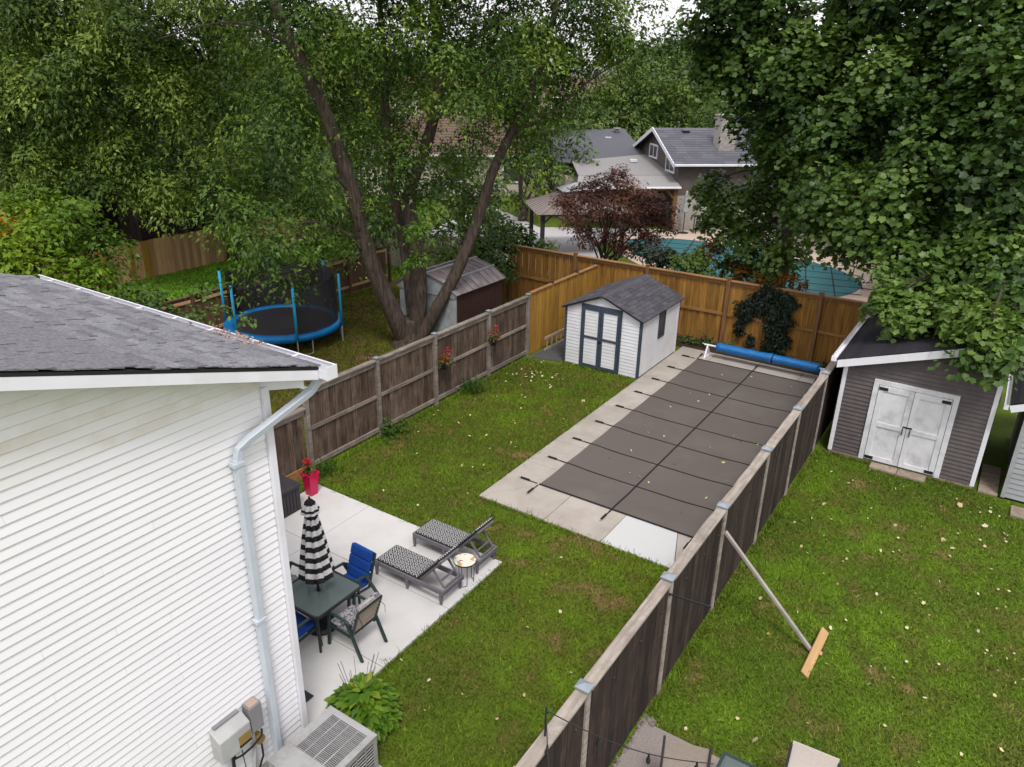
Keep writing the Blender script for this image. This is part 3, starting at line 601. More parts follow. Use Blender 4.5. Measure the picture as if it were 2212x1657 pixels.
# utility boxes on the wall
ub = thing('utility_box', 'large pale grey utility box with sloped lid on white siding', 'utility box', (-6.2, 3.67, .9))
MB().add([(-6.31, 3.46, .92), (-6.13, 3.46, .92), (-6.13, 3.46, 1.24), (-6.31, 3.46, 1.34), (-6.31, 3.88, .92), (-6.13, 3.88, .92), (-6.13, 3.88, 1.24), (-6.31, 3.88, 1.34)],
         [(0, 1, 2, 3), (7, 6, 5, 4), (1, 5, 6, 2), (2, 6, 7, 3), (0, 4, 5, 1), (3, 7, 4, 0)]).build('housing', M['boxgrey'], ub, bevel=.012, world=True)
MB().box(-6.134, -6.126, 3.70, 3.865, 1.0, 1.13).build('plate', M['ochre'], ub, world=True); MB().box(-6.133, -6.124, 3.70, 3.868, .965, .995).build('label_strip', M['black'], ub, world=True)
MB().box(-6.31, -6.26, 3.50, 3.84, 1.345, 1.36).build('hanger', M['boxgrey2'], ub, world=True)
eb = thing('meter_box', 'narrow dark grey meter box beside the downspout', 'meter box', (-6.2, 3.99, .93))
MB().box(-6.31, -6.16, 3.91, 4.08, .98, 1.36).build('housing', M['boxgrey2'], eb, bevel=.01, world=True)
MB().box(-6.29, -6.18, 3.93, 4.06, 1.361, 1.368).build('lid', M['pinkwall'], eb, world=True)
MB().tube([(-6.24, 3.96, .95), (-6.24, 3.96, .7), (-6.25, 3.9, .2), (-6.25, 3.9, 0)], .022, 8).build('conduit', M['boxgrey'], eb, world=True)
MB().tube([(-6.16, 4.03, .96), (-6.15, 4.02, .88), (-6.17, 3.9, .80), (-6.18, 3.75, .78), (-6.19, 3.66, .80), (-6.19, 3.64, .93)], .014, 7).build('cable', M['black'], eb, world=True)
yb_ = thing('outlet_box', 'small ochre outlet box below the meter box', 'outlet box', (-6.2, 4.03, .7))
MB().tube([(-6.31, 4.03, .76), (-6.19, 4.03, .76)], .065, 10).build('housing', M['ochre'], yb_, bevel=.01, world=True)
MB().tube([(-6.2, 4.03, .71), (-6.2, 4.03, .5), (-6.22, 3.95, .3), (-6.25, 3.8, .05)], .013, 7).build('cable', M['black'], yb_, world=True)
MB().tube([(-6.22, 3.65, .93), (-6.22, 3.63, .5), (-6.22, 3.6, 0)], .022, 7).build('cable', M['black'], ub, world=True)
MB().tube([(-6.24, 3.78, .92), (-6.24, 3.8, .5), (-6.24, 3.9, .2)], .006, 5).build('wire', M['black'], ub, world=True)
# air conditioner
ac = thing('air_conditioner', 'grey air conditioner with slatted grilles by the house corner', 'air conditioner', (-5.52, 4.42, 0))
MB().box(-5.90, -5.14, 3.92, 4.88, .06, .70).build('core', M['acdark'], ac, world=True)
cs = MB()
for (x0, x1, y0, y1, z0, z1) in ((-5.92, -5.12, 3.90, 3.95, .05, .7), (-5.92, -5.12, 4.85, 4.90, .05, .7), (-5.15, -5.12, 3.95, 4.85, .05, .12), (-5.15, -5.12, 3.95, 4.85, .63, .70), (-5.92, -5.89, 3.95, 4.85, .05, .7)): cs.box(x0, x1, y0, y1, z0, z1)
cs.build('cabinet', M['acgrey'], ac, world=True)
tp = MB(); tp.box(-5.93, -5.11, 3.89, 4.22, .70, .725); tp.box(-5.93, -5.80, 4.22, 4.91, .70, .725); tp.box(-5.20, -5.11, 4.22, 4.91, .70, .725); tp.box(-5.80, -5.20, 4.82, 4.91, .70, .725)
tp.build('top_panel', M['acgrey'], ac, bevel=.006, world=True)
for k in range(26):
    y = 4.23 + k * .0228; MB().box(-5.80, -5.20, y, y + .009, .707, .714).build('top_slat', M['acgrey'], ac, world=True)
for x in (-5.66, -5.50, -5.34): MB().box(x - .007, x + .007, 4.22, 4.82, .7145, .721).build('top_bar', M['acgrey'], ac, world=True)
for k in range(9): MB().box(-5.134, -5.122, 3.95, 4.85, .15 + k * .053, .162 + k * .053).build('side_slat', M['acgrey'], ac, world=True)
for y in (4.1, 4.25, 4.4, 4.55, 4.7): MB().box(-5.121, -5.114, y - .005, y + .005, .12, .63).build('side_bar', M['acgrey'], ac, world=True)
MB().box(-6.0, -5.05, 3.8, 5.0, 0, .05).build('pad', M['greyconc'], ac, world=True)
tag(MB().box(-7.16, -6.76, 4.92, 5.32, .051, .066).build('door_mat', M['black']), 'black rubber mat on the patio at the house corner', 'mat')

# ================================================================== fences
def board_mesh(wd, h, th, m_, nm='board', axis='y', pointed=False):
    b_ = MB(); b_.box(-th / 2, th / 2, -wd / 2, wd / 2, 0, h) if axis == 'y' else b_.box(-wd / 2, wd / 2, -th / 2, th / 2, 0, h)
    return b_.mesh(nm, m_)
# weathered fence on the left side of the yard
FX = -11.70
lf = thing('weathered_fence', 'weathered grey-brown board fence with flower baskets beside the lawn', 'fence', (FX, 14.2, 0))
bm = board_mesh(.136, 1.86, .02, M['greyboard']); posts = [9.84, 12.05, 14.2, 16.6, 18.67]
for a, b_ in zip(posts, posts[1:]):
    n = round((b_ - a) / .141)
    for k in range(n): inst('board', bm, lf, (FX - .045 + random.uniform(-.003, .003), a + (b_ - a) * (k + .5) / n, .06 + random.uniform(-.008, .008)))
    MB().box(FX - .032, FX + .006, a + .05, b_ - .05, .98, 1.06).build('rail', M['greyrail'], lf, world=True)
    MB().box(FX - .032, FX + .010, a + .05, b_ - .05, .10, .20).build('rail', M['greyrail'], lf, world=True)
    MB().box(FX - .032, FX + .008, a + .05, b_ - .05, 1.80, 1.91).build('rail', M['greyrail'], lf, world=True)
    MB().box(FX - .085, FX + .055, a + .05, b_ - .05, 1.925, 1.965).build('cap_rail', M['greyrail'], lf, bevel=.006, world=True)
for y in posts:
    p_ = MB().box(FX - .05, FX + .05, y - .05, y + .05, 0, 2.0).build('post', M['greyrail'], lf, bevel=.006, world=True)
    MB().add([(FX - .065, y - .065, 2.0), (FX + .065, y - .065, 2.0), (FX + .065, y + .065, 2.0), (FX - .065, y + .065, 2.0), (FX - .065, y - .065, 2.02), (FX + .065, y - .065, 2.02), (FX + .065, y + .065, 2.02), (FX - .065, y + .065, 2.02), (FX, y, 2.045)],
             [(3, 2, 1, 0), (0, 1, 5, 4), (1, 2, 6, 5), (2, 3, 7, 6), (3, 0, 4, 7), (4, 5, 8), (5, 6, 8), (6, 7, 8), (7, 4, 8)]).build('post_cap', M['capmetal'], p_, world=True)
bl = board_mesh(.136, 1.45, .02, M['greyboard'])
for k in range(16): inst('board', bl, lf, (FX - .045, 7.55 + .141 * k, .06))
MB().box(FX - .08, FX + .06, 7.5, 9.78, 1.53, 1.57).build('cap_rail', M['greyrail'], lf, world=True); MB().box(FX - .033, FX + .007, 7.5, 9.78, 1.40, 1.52).build('rail', M['greyrail'], lf, world=True)
MB().box(FX + .012, FX + .05, 8.7, 9.75, 0, .22).build('kick_board', M['cedar_rail'], lf, world=True)
# cedar side fence
cf = thing('cedar_side_fence', 'golden cedar fence section continuing from weathered fence past the shed', 'fence', (FX, 20.7, 0))
cb = board_mesh(.138, 1.95, .02, M['cedar_light']); cp = [18.76, 20.1, 21.7, 23.1]
for a, b_ in zip(cp, cp[1:]):
    n = round((b_ - a) / .141)
    for k in range(n): inst('board', cb, cf, (FX + .01 + (k % 2) * .014, a + (b_ - a) * (k + .5) / n, .03))
    MB().box(FX - .06, FX + .07, a + .05, b_ - .05, 2.0, 2.04).build('cap_rail', M['cedar_rail'], cf, bevel=.005, world=True)
for y in cp[1:]:
    p_ = MB().box(FX - .095, FX - .002, y - .046, y + .046, 0, 2.07).build('post', M['cedar_post'], cf, world=True)
    MB().box(FX - .105, FX + .03, y - .056, y + .056, 2.072, 2.10).build('post_cap', M['shingle_black'], p_, bevel=.008, world=True)
# rear fence
RYF = 23.2
rfn = thing('cedar_rear_fence', 'long tall cedar fence across the rear with a dark vine', 'fence', (-8.4, RYF, 0))
rb = board_mesh(.138, 2.16, .02, M['cedar'], axis='x'); rp = [-15.3, -12.6, -9.85, -7.06, -4.26, -1.5]
for a, b_ in zip(rp, rp[1:]):
    n = round((b_ - a) / .14)
    for k in range(n): inst('board', rb, rfn, (a + (b_ - a) * (k + .5) / n, RYF + .05 + (k % 2) * .021, .02))
    MB().box(a + .05, b_ - .05, RYF - .005, RYF + .035, 1.05, 1.14).build('rail', M['cedar_rail'], rfn, world=True)
    MB().box(a + .05, b_ - .05, RYF - .02, RYF + .035, .05, .15).build('rail', M['cedar_post'], rfn, world=True)
    MB().box(a + .05, b_ - .05, RYF - .01, RYF + .037, 2.08, 2.17).build('rail', M['cedar_post'], rfn, world=True)
    MB().box(a + .05, b_ - .05, RYF - .06, RYF + .10, 2.185, 2.22).build('cap_rail', M['cedar_rail'], rfn, bevel=.005, world=True)
for x in rp:
    p_ = MB().box(x - .06, x + .06, RYF - .07, RYF + .03, 0, 2.28).build('post', M['cedar_post'], rfn, bevel=.006, world=True)
    MB().box(x - .07, x + .07, RYF - .08, RYF + .04, 2.281, 2.31).build('post_cap', M['cedar_post'], p_, bevel=.01, world=True)
for k in range(8): inst('board', board_mesh(.138, 1.55, .02, M['cedar'], axis='x'), rfn, (-16.5 + .14 * k, RYF + .06, .02))
MB().box(-16.56, -15.37, RYF + .0, RYF + .04, 1.35, 1.43).build('rail', M['cedar_rail'], rfn, world=True)
# dark fence on the right
GX = -2.80
gf = thing('dark_board_fence', 'dark stained board fence with pale cap rail and metal post caps', 'fence', (GX, 12, 0))
gb = board_mesh(.137, 1.90, .02, M['darkboard']); gp = [3.6, 5.85, 8.22, 10.42, 12.76, 14.92, 17.3, 19.4, 21.5, 23.12]
for a, b_ in zip(gp, gp[1:]):
    n = round((b_ - a) / .141)
    for k in range(n): inst('board', gb, gf, (GX + .035 + random.uniform(-.003, .003), a + (b_ - a) * (k + .5) / n, .05 + random.uniform(-.01, .01)))
    MB().box(GX - .075, GX + .085, a + .05, b_ - .05, 1.975, 2.015).build('cap_rail', M['palecap'], gf, bevel=.008, world=True)
    MB().box(GX - .02, GX + .022, a + .05, b_ - .05, 1.86, 1.97).build('rail', M['greyrail'], gf, world=True)
    MB().box(GX - .02, GX + .022, a + .05, b_ - .05, .15, .25).build('rail', M['greyrail'], gf, world=True)
    for t in (.3, .62, .9):
        MB().tube([(GX + .03, a + (b_ - a) * t, 1.62), (GX + .058, a + (b_ - a) * t, 1.615)], [.026, .022], 8).build('lag_bolt', M['black'], gf, world=True)
for y in gp:
    p_ = MB().box(GX - .05, GX + .075, y - .046, y + .046, 0, 2.03).build('post', M['palecap'], gf, bevel=.006, world=True)
    MB().add([(GX - .085, y - .075, 2.03), (GX + .095, y - .075, 2.03), (GX + .095, y + .075, 2.03), (GX - .085, y + .075, 2.03), (GX - .085, y - .075, 2.055), (GX + .095, y - .075, 2.055), (GX + .095, y + .075, 2.055), (GX - .085, y + .075, 2.055), (GX + .005, y, 2.095)],
             [(3, 2, 1, 0), (0, 1, 5, 4), (1, 2, 6, 5), (2, 3, 7, 6), (3, 0, 4, 7), (4, 5, 8), (5, 6, 8), (6, 7, 8), (7, 4, 8)]).build('post_cap', M['capmetal'], p_, world=True)
# brown fence behind the trampoline
tf = thing('brown_fence', 'low brown board fence behind the trampoline', 'fence', (-21.0, 17, 0))
tb = board_mesh(.138, 1.45, .02, M['brownboard'])
for k in range(96): inst('board', tb, tf, (-21.0, 9.0 + .141 * k, .03))
for y in np.arange(9, 22.7, 2.27): MB().box(-20.99, -20.89, y - .05, y + .05, 0, 1.6).build('post', M['brownboard'], tf, world=True)
for z in (.25, 1.30): MB().box(-20.985, -20.945, 9, 22.5, z, z + .09).build('rail', M['tanboard'], tf, world=True)
MB().box(-21.05, -20.93, 9, 22.5, 1.49, 1.52).build('cap_rail', M['brownboard'], tf, world=True)
# tan fence beyond, and an old one behind it with tree shade in its colour
nf = thing('tan_fence', 'tan board fence with mismatched planks beyond the green strip', 'fence', (-29.2, 19, 0))
nb = board_mesh(.185, 1.52, .02, M['tanboard'])
nb2 = board_mesh(.185, 1.52, .02, M['cedar_light'])
for k in range(74): inst('board', nb2 if random.random() < .09 else nb, nf, (-29.2 + random.uniform(0, .02), 11 + .19 * k, .0 + random.uniform(-.01, .02)))
for y in np.arange(11, 25.5, 2.4): MB().box(-29.33, -29.22, y - .05, y + .05, 0, 1.62).build('post', M['tanboard'], nf, world=True)
for z in (.3, 1.2): MB().box(-29.26, -29.215, 11, 25, z, z + .09).build('rail', M['tanboard'], nf, world=True)
of = thing('shade_dark_fence', 'old plank fence coloured dark for tree shade behind the tan fence', 'fence', (-32.6, 16, 0))
ob_ = board_mesh(.19, 2.6, .02, M['shadewood'])
for k in range(110): inst('board', ob_, of, (-32.6, 4 + .195 * k, .02))
for z in (.4, 1.9): MB().box(-32.585, -32.54, 4, 25.4, z, z + .1).build('rail', M['shadewood'], of, world=True)
tag(MB().add([(-32.5, 4, .01), (-29.35, 4, .01), (-29.35, 27, .01), (-32.5, 27, .01)], [(0, 1, 2, 3)]).build('shade_soil_strip', M['soil']), 'dark soil sheet standing in for tree shade between the tan and the old fence', 'soil', kind='structure')  # dark sheet carries the shade below the trees in its colour
# grey picket panel left of the maple
pf = thing('grey_picket_fence', 'pale grey upright picket fence behind the trampoline net', 'fence', (-21.5, 25, 0))
for k in range(44):
    inst('picket', board_mesh(.10, 1.75, .02, M['palecap'], nm='picket', axis='x'), pf, (-24.6 + .14 * k, 24.6, 0))
for z in (.3, 1.5): MB().box(-24.7, -18.4, 24.615, 24.66, z, z + .08).build('rail', M['greyrail'], pf, world=True)

# ================================================================== sheds
def lap_wall(mb, pts_fn, z0, z1, exp, out, thick=.014):
    """courses of lap siding; pts_fn(z) -> (start, end) points on the wall plane, out = outward unit vector"""
    z = z0; o = Vector(out)
    while z < z1 - .01:
        zt = min(z + exp, z1); a0, b0 = map(Vector, pts_fn(z)); a1, b1 = map(Vector, pts_fn(zt))
        mb.add([a0 + o * thick, b0 + o * thick, b1 + o * .002, a1 + o * .002, a0, b0], [(0, 1, 2, 3), (4, 5, 1, 0)]); z = zt
def gable_roof_shingles(parent, x0, x1, y0, y1, xr, ze, zr, row, m_, wmin=.25, lim=300):
    """shingles on both slopes of a roof with its ridge along Y at xr"""
    n = 0; WSS = [.26, .30, .34]; mesh_cache = {}
    for side, xe in ((1, x1), (-1, x0)):
        run = abs(xr - xe); L = math.hypot(run, zr - ze); up = Vector((-(xe - xr) / L if 0 else (xr - xe) / L, 0, (zr - ze) / L)); nrm = Vector((-up.z * (1 if up.x < 0 else -1) * -1, 0, abs(up.x)))
        nrm = Vector((up.z if side > 0 else -up.z, 0, abs(up.x)))
        rows = int(L / row)
        for r_ in range(rows + 1):
            p = Vector((xe, 0, ze)) + up * (r_ * row) + nrm * .006; y = y0 - random.uniform(0, .2)
            while y < y1:
                wd = random.choice(WSS); a = max(y, y0); b_ = min(y + wd, y1)
                if b_ - a > .04:
                    key = (round(b_ - a, 2));
                    if key not in mesh_cache:
                        L2 = row * 1.2; ww = key - .008
                        mesh_cache[key] = MB().add([(0, 0, 0), (0, ww, 0), (L2, ww, 0), (L2, 0, 0), (0, 0, .014), (0, ww, .014), (L2, ww, .004), (L2, 0, .004)], [(0, 3, 2, 1), (4, 5, 6, 7), (0, 1, 5, 4), (1, 2, 6, 5), (2, 3, 7, 6), (3, 0, 4, 7)]).mesh('shingle', m_)
                    if r_ < rows:
                        ob = inst('shingle', mesh_cache[key], parent, (0, 0, 0)); n += 1
                        yv = Vector((0, 1, 0)); mloc = Matrix(((up.x, 0, nrm.x, 0), (0, 1, 0, 0), (up.z, 0, nrm.z, 0), (0, 0, 0, 1)))
                        ob.matrix_local = Matrix.Translation(Vector((p.x, a, p.z + random.choice((0, .002, .004)))) - Vector(ORIG[parent.name])) @ mloc
                y += wd
# white garden shed
ws = thing('white_shed', 'white garden shed with slate-blue trim and charcoal shingle roof', 'shed', (-9.3, 20.3, 0))
X0, X1, Y0, Y1, ZE, XR, ZR = -10.5, -8.1, 18.95, 21.75, 1.78, -9.3, 2.27
MB().prism([(X0 + .02, Y0 + .02), (X1 - .02, Y0 + .02), (X1 - .02, Y1 - .02), (X0 + .02, Y1 - .02)], .03, ZE).add([(X0 + .02, Y0 + .02, ZE), (X1 - .02, Y0 + .02, ZE), (XR, Y0 + .02, ZR), (X0 + .02, Y1 - .02, ZE), (X1 - .02, Y1 - .02, ZE), (XR, Y1 - .02, ZR)], [(0, 1, 2), (5, 4, 3)]).build('frame', M['shedwhite'], ws, world=True)
sw = MB()
gx = lambda z: ((X0, Y0, z), (X1, Y0, z)) if z <= ZE else ((X0 + (z - ZE) / (ZR - ZE) * (XR - X0), Y0, z), (X1 - (z - ZE) / (ZR - ZE) * (X1 - XR), Y0, z))
lap_wall(sw, gx, .05, ZR - .02, .102, (0, -1, 0), .016); sw.build('front_siding', M['shedwhite'], ws, world=True)
sw = MB(); lap_wall(sw, lambda z: ((X1, Y0, z), (X1, Y1, z)), .05, ZE, .085, (1, 0, 0), .016); sw.build('side_siding', M['shedwhite'], ws, world=True)
sw = MB(); lap_wall(sw, lambda z: ((X0, Y1, z), (X0, Y0, z)), .05, ZE, .102, (-1, 0, 0)); sw.build('side_siding', M['shedwhite'], ws, world=True)
for x in (X0 - .012, X1 + .012):
    MB().box(x - .035, x + .035, Y0 - .03, Y0 + .05, .02, ZE).build('corner_trim', M['trim_blue'], ws, world=True)
MB().box(X1 - .05, X1 + .03, Y1 - .05, Y1 + .02, .02, ZE - .02).build('corner_trim', M['shedwhite'], ws, world=True)
rsh = MB(); e1 = .12
for sgn, xe in ((1, X1 + e1), (-1, X0 - e1)):
    ze = ZE - e1 * (ZR - ZE) / (X1 - XR)
    rsh.slab(*(((xe, Y0 - .13, ze + .05), (xe, Y1 + .12, ze + .05), (XR, Y1 + .12, ZR + .05), (XR, Y0 - .13, ZR + .05)) if sgn > 0 else ((XR, Y0 - .13, ZR + .05), (XR, Y1 + .12, ZR + .05), (xe, Y1 + .12, ze + .05), (xe, Y0 - .13, ze + .05))), .035)
wr = rsh.build('roof', M['drip'], ws, world=True)
gable_roof_shingles(wr, X0 - e1 - .015, X1 + e1 + .015, Y0 - .14, Y1 + .13, XR, ZE - e1 * (ZR - ZE) / (X1 - XR) + .052, ZR + .056, .138, M['shingle_dark'])
MB().add([(XR - .12, Y0 - .14, ZR + .02), (XR, Y0 - .14, ZR + .075), (XR + .12, Y0 - .14, ZR + .02), (XR - .12, Y1 + .13, ZR + .02), (XR, Y1 + .13, ZR + .075), (XR + .12, Y1 + .13, ZR + .02)], [(0, 1, 4, 3), (1, 2, 5, 4), (0, 2, 1), (3, 4, 5)]).build('ridge_cap', M['shingle_dark'], wr, world=True)
def door_leaf(x0, x1, par, hinge):
    d = MB().box(x0, x1, Y0 - .038, Y0 - .026, .08, 1.87).build('door', M['shedwhite'], par, world=True)
    s_ = MB(); lap_wall(s_, lambda z: ((x0 + .06, Y0 - .0385, z), (x1 - .06, Y0 - .0385, z)), .12, 1.82, .102, (0, -1, 0), .013); s_.build('panel', M['shedwhite'], d, world=True)
    yq0, yq1 = Y0 - .070, Y0 - .0385
    for xa in (x0, x1 - .075): MB().box(xa, xa + .075, yq0, yq1, .06, 1.89).build('stile', M['trim_blue'], d, world=True)
    for za, zb in ((.06, .15), (.96, 1.02), (1.82, 1.89)): MB().box(x0 + .075, x1 - .075, yq0 + .002, yq1, za, zb).build('rail', M['trim_blue'], d, world=True)
door_leaf(-9.93, -9.335, ws, 0); door_leaf(-9.325, -8.73, ws, 1)
MB().box(-9.985, -8.675, Y0 - .05, Y0 - .016, 1.895, 1.98).build('lintel_trim', M['trim_blue'], ws, world=True)
for x in (-9.985, -8.725): MB().box(x, x + .05, Y0 - .05, Y0 - .016, .05, 1.892).build('jamb_trim', M['trim_blue'], ws, world=True)
MB().box(-9.38, -9.28, Y0 - .085, Y0 - .071, .88, .93).build('latch', M['black'], ws, world=True)
MB().box(X1 + .012, X1 + .03, 20.27, 20.62, .95, 1.68).build('window', M['pane'], ws, world=True)
wf = MB(); wf.box(X1 + .012, X1 + .045, 20.22, 20.27, .9, 1.73); wf.box(X1 + .012, X1 + .045, 20.62, 20.67, .9, 1.73); wf.box(X1 + .012, X1 + .044, 20.27, 20.62, .9, .95); wf.box(X1 + .012, X1 + .044, 20.27, 20.62, 1.68, 1.73); wf.build('window_frame', M['trim_blue'], ws, world=True)
MB().box(X0 - .02, X1 + .02, Y0 - .02, Y1 + .02, 0, .045).build('skid', M['greyrail'], ws, world=True)
# dark grey shed, roof rising to the right
gs = thing('grey_shed', 'dark taupe shed with white double doors and single-pitch roof', 'shed', (-.95, 19.2, 0))
X0, X1, Y0, Y1 = -2.43, .54, 17.6, 20.9; zt = lambda x: 2.34 + (x + 2.43) * .335
MB().add([(X0 + .02, Y0 + .02, .06), (X1 - .02, Y0 + .02, .06), (X1 - .02, Y1, .06), (X0 + .02, Y1, .06), (X0 + .02, Y0 + .02, zt(X0)), (X1 - .02, Y0 + .02, zt(X1)), (X1 - .02, Y1, zt(X1)), (X0 + .02, Y1, zt(X0))], [(0, 3, 2, 1), (4, 5, 6, 7), (0, 1, 5, 4), (1, 2, 6, 5), (2, 3, 7, 6), (3, 0, 4, 7)]).build('frame', M['greysiding'], gs, world=True)
s_ = MB(); lap_wall(s_, lambda z: ((X0 if z < zt(X0) else X0 + (z - zt(X0)) / .335, Y0, z), (X1, Y0, z)), .08, zt(X1) - .05, .098, (0, -1, 0), .028); s_.build('front_siding', M['greysiding'], gs, world=True)
s_ = MB(); lap_wall(s_, lambda z: ((X1, Y0, z), (X1, Y1, z)), .08, zt(X1) - .1, .098, (1, 0, 0), .018); s_.build('side_siding', M['greysiding'], gs, world=True)
s_ = MB(); lap_wall(s_, lambda z: ((X0, Y1, z), (X0, Y0, z)), .08, zt(X0) - .1, .098, (-1, 0, 0), .018); s_.build('side_siding', M['greysiding'], gs, world=True)
for x in (X0, X1): MB().box(x - .045, x + .045, Y0 - .035, Y0 + .06, .06, zt(x) - .02).build('corner_post', M['white'], gs, bevel=.006, world=True)
MB().box(X0 - .02, X1 + .02, Y0 - .045, Y1, 0, .06).build('base', M['paver'], gs, world=True)
gr_ = MB().slab((-2.62, Y0 - .22, zt(-2.62) + .1), (.80, Y0 - .22, zt(.80) + .1), (.80, Y1 + .2, zt(.80) + .1), (-2.62, Y1 + .2, zt(-2.62) + .1), .05).build('roof', M['shingle_black'], gs, world=True)
for r_ in range(24):
    x = -2.63 + r_ * .138
    MB().slab((x, Y0 - .235, zt(x) + .112), (x + .15, Y0 - .235, zt(x + .15) + .104), (x + .15, Y1 + .21, zt(x + .15) + .104), (x, Y1 + .21, zt(x) + .112), .01).build('shingle_course', M['shingle_black'], gr_, world=True)
MB().add([(x, y, zt(x) + dz) for x in (-2.60, .80) for y, dz in ((Y0 - .245, -.09), (Y0 - .22, -.09), (Y0 - .22, .085), (Y0 - .245, .085))], [(0, 1, 2, 3), (7, 6, 5, 4), (0, 4, 5, 1), (1, 5, 6, 2), (2, 6, 7, 3), (3, 7, 4, 0)]).build('fascia', M['white'], gs, world=True)
gq = MB(); gq.box(-2.74, -2.63, Y0 - .25, Y1 + .2, 2.33, 2.338); gq.box(-2.74, -2.732, Y0 - .25, Y1 + .2, 2.338, 2.43); gq.box(-2.638, -2.63, Y0 - .25, Y1 + .2, 2.338, 2.42); gq.box(-2.742, -2.628, Y0 - .256, Y0 - .25, 2.33, 2.43)
gq.build('gutter', M['white'], gs, world=True)
def big_door(x0, x1):
    y = Y0 - .03
    d = MB().box(x0, x1, y - .02, y, .09, 1.93).build('door', M['whitepaint'], gs, world=True)
    for n_, (a, b_, c_, e_) in (('stile', (x0, x0 + .11, .09, 1.93)), ('stile', (x1 - .11, x1, .09, 1.93)), ('rail', (x0 + .11, x1 - .11, 1.80, 1.93)), ('rail', (x0 + .11, x1 - .11, .94, 1.05)), ('rail', (x0 + .11, x1 - .11, .09, .20))):
        MB().box(a, b_, y - .042, y - .021, c_, e_).build(n_, M['whitepaint'], d, bevel=.004, world=True)
    return d
d1_ = big_door(-1.67, -.955); d2_ = big_door(-.945, -.22)
for x, z in ((-1.66, 1.86), (-1.66, .15), (-.41, 1.86), (-.41, .15)): MB().box(x, x + .18, Y0 - .082, Y0 - .072, z - .035, z + .035).build('hinge', M['black'], gs, world=True)
for x in (-1.02, -.87):
    MB().tube([(x, Y0 - .075, .88), (x, Y0 - .11, .89), (x, Y0 - .11, 1.02), (x, Y0 - .075, 1.03)], .012, 6).build('handle', M['black'], gs, world=True)
MB().box(-1.03, -.84, Y0 - .088, Y0 - .073, 1.06, 1.09).build('hasp', M['black'], gs, world=True)
for n_, b_ in (('jamb', (-1.79, -1.68, .05, 2.05)), ('jamb', (-.21, -.10, .05, 2.05)), ('lintel', (-1.68, -.21, 1.94, 2.05))):
    MB().box(b_[0], b_[1], Y0 - .06, Y0 - .016, b_[2], b_[3]).build(n_, M['whitepaint'], gs, bevel=.005, world=True)
for (x0, x1, y0, y1, nm) in ((-1.49, -.93, 17.24, 17.52, 'broad sandstone paver under the left shed door leaf'), (-.92, -.34, 17.22, 17.52, 'sandstone paver under the right shed door leaf'), (.67, 1.04, 17.5, 17.85, 'nearest sandstone paver in the gap between two sheds'), (.67, 1.04, 17.9, 18.4, 'second sandstone paver in the gap between two sheds'), (.67, 1.04, 18.45, 18.95, 'third sandstone paver in the gap between two sheds'), (1.30, 1.75, 16.75, 17.2, 'pale block before the light grey shed')):
    tag(MB().box(x0, x1, y0, y1, 0, .06).build('paver', M['paver'], None, bevel=.01), nm, 'paver', 'loose pavers by the sheds')
# pale shed at the frame edge
ls = thing('pale_grey_shed', 'pale grey sided shed with dark roof beside the taupe shed', 'shed', (2.2, 19, 0))
MB().box(1.15, 4.3, 17.52, 21, .05, 2.15).build('frame', M['palesiding'], ls, world=True)
s_ = MB(); lap_wall(s_, lambda z: ((1.13, 17.5, z), (4.3, 17.5, z)), .06, 2.1, .12, (0, -1, 0), .02); s_.build('front_siding', M['palesiding'], ls, world=True)
MB().box(1.09, 1.17, 17.46, 17.55, .05, 2.1).build('corner_post', M['palesiding'], ls, world=True)
lr = MB().slab((.78, 17.25, 2.22), (2.8, 17.25, 3.1), (2.8, 21.2, 3.1), (.78, 21.2, 2.22), .04).build('roof', M['shingle_black'], ls, world=True)
MB().slab((2.8, 17.25, 3.1), (4.7, 17.25, 2.22), (4.7, 21.2, 2.22), (2.8, 21.2, 3.1), .04).build('roof', M['shingle_black'], ls, world=True)
for k in range(15):
    t = k / 15; MB().slab((.77 + 2.02 * t, 17.24, 2.235 + .88 * t), (.77 + 2.02 * (t + .075), 17.24, 2.228 + .88 * (t + .075)), (.77 + 2.02 * (t + .075), 21.2, 2.228 + .88 * (t + .075)), (.77 + 2.02 * t, 21.2, 2.235 + .88 * t), .01).build('shingle_course', M['shingle_black'], lr, world=True)
MB().bar((.8, 17.22, 2.12), (2.8, 17.22, 3.0), .03, .14).build('fascia', M['white'], ls, world=True)
q_ = MB(); q_.box(.68, .76, 17.2, 21.2, 2.10, 2.108); q_.box(.68, .687, 17.2, 21.2, 2.108, 2.2); q_.box(.753, .76, 17.2, 21.2, 2.108, 2.2); q_.box(.678, .762, 17.194, 17.2, 2.1, 2.2); q_.build('gutter', M['white'], ls, world=True)
# maroon steel shed behind the maple
bs = thing('maroon_steel_shed', 'old maroon steel shed with pale front and stained roof behind the maple', 'shed', (-15.1, 19.2, 0))
X0, X1, Y0, Y1, ZE = -16.2, -13.9, 17.95, 20.5, 1.78
MB().box(X0, X1, Y0, Y1, .02, ZE).build('body', M['shedbrown'], bs, world=True)
for k in range(17): MB().box(X1, X1 + .012, Y0 + .08 + k * .148, Y0 + .12 + k * .148, .05, ZE - .03).build('wall_rib', M['shedbrown'], bs, world=True)
MB().box(X0 + .01, X1 - .01, Y0 - .02, Y0 - .002, .05, ZE).build('front_panel', M['shedfront'], bs, world=True)
for x in (X0 + .5, X0 + 1.15): MB().box(x, x + .62, Y0 - .04, Y0 - .022, .08, 1.62).build('sliding_door', M['shedfront'], bs, world=True)
MB().box(X1 - .10, X1 + .016, Y0 - .03, Y0 + .02, .02, ZE).build('corner_post', M['shedfront'], bs, world=True)
prof = [(X1 + .1, ZE - .02), (X1 - .42, 2.10), ((X0 + X1) / 2, 2.28), (X0 + .42, 2.10), (X0 - .1, ZE - .02)]
br = None
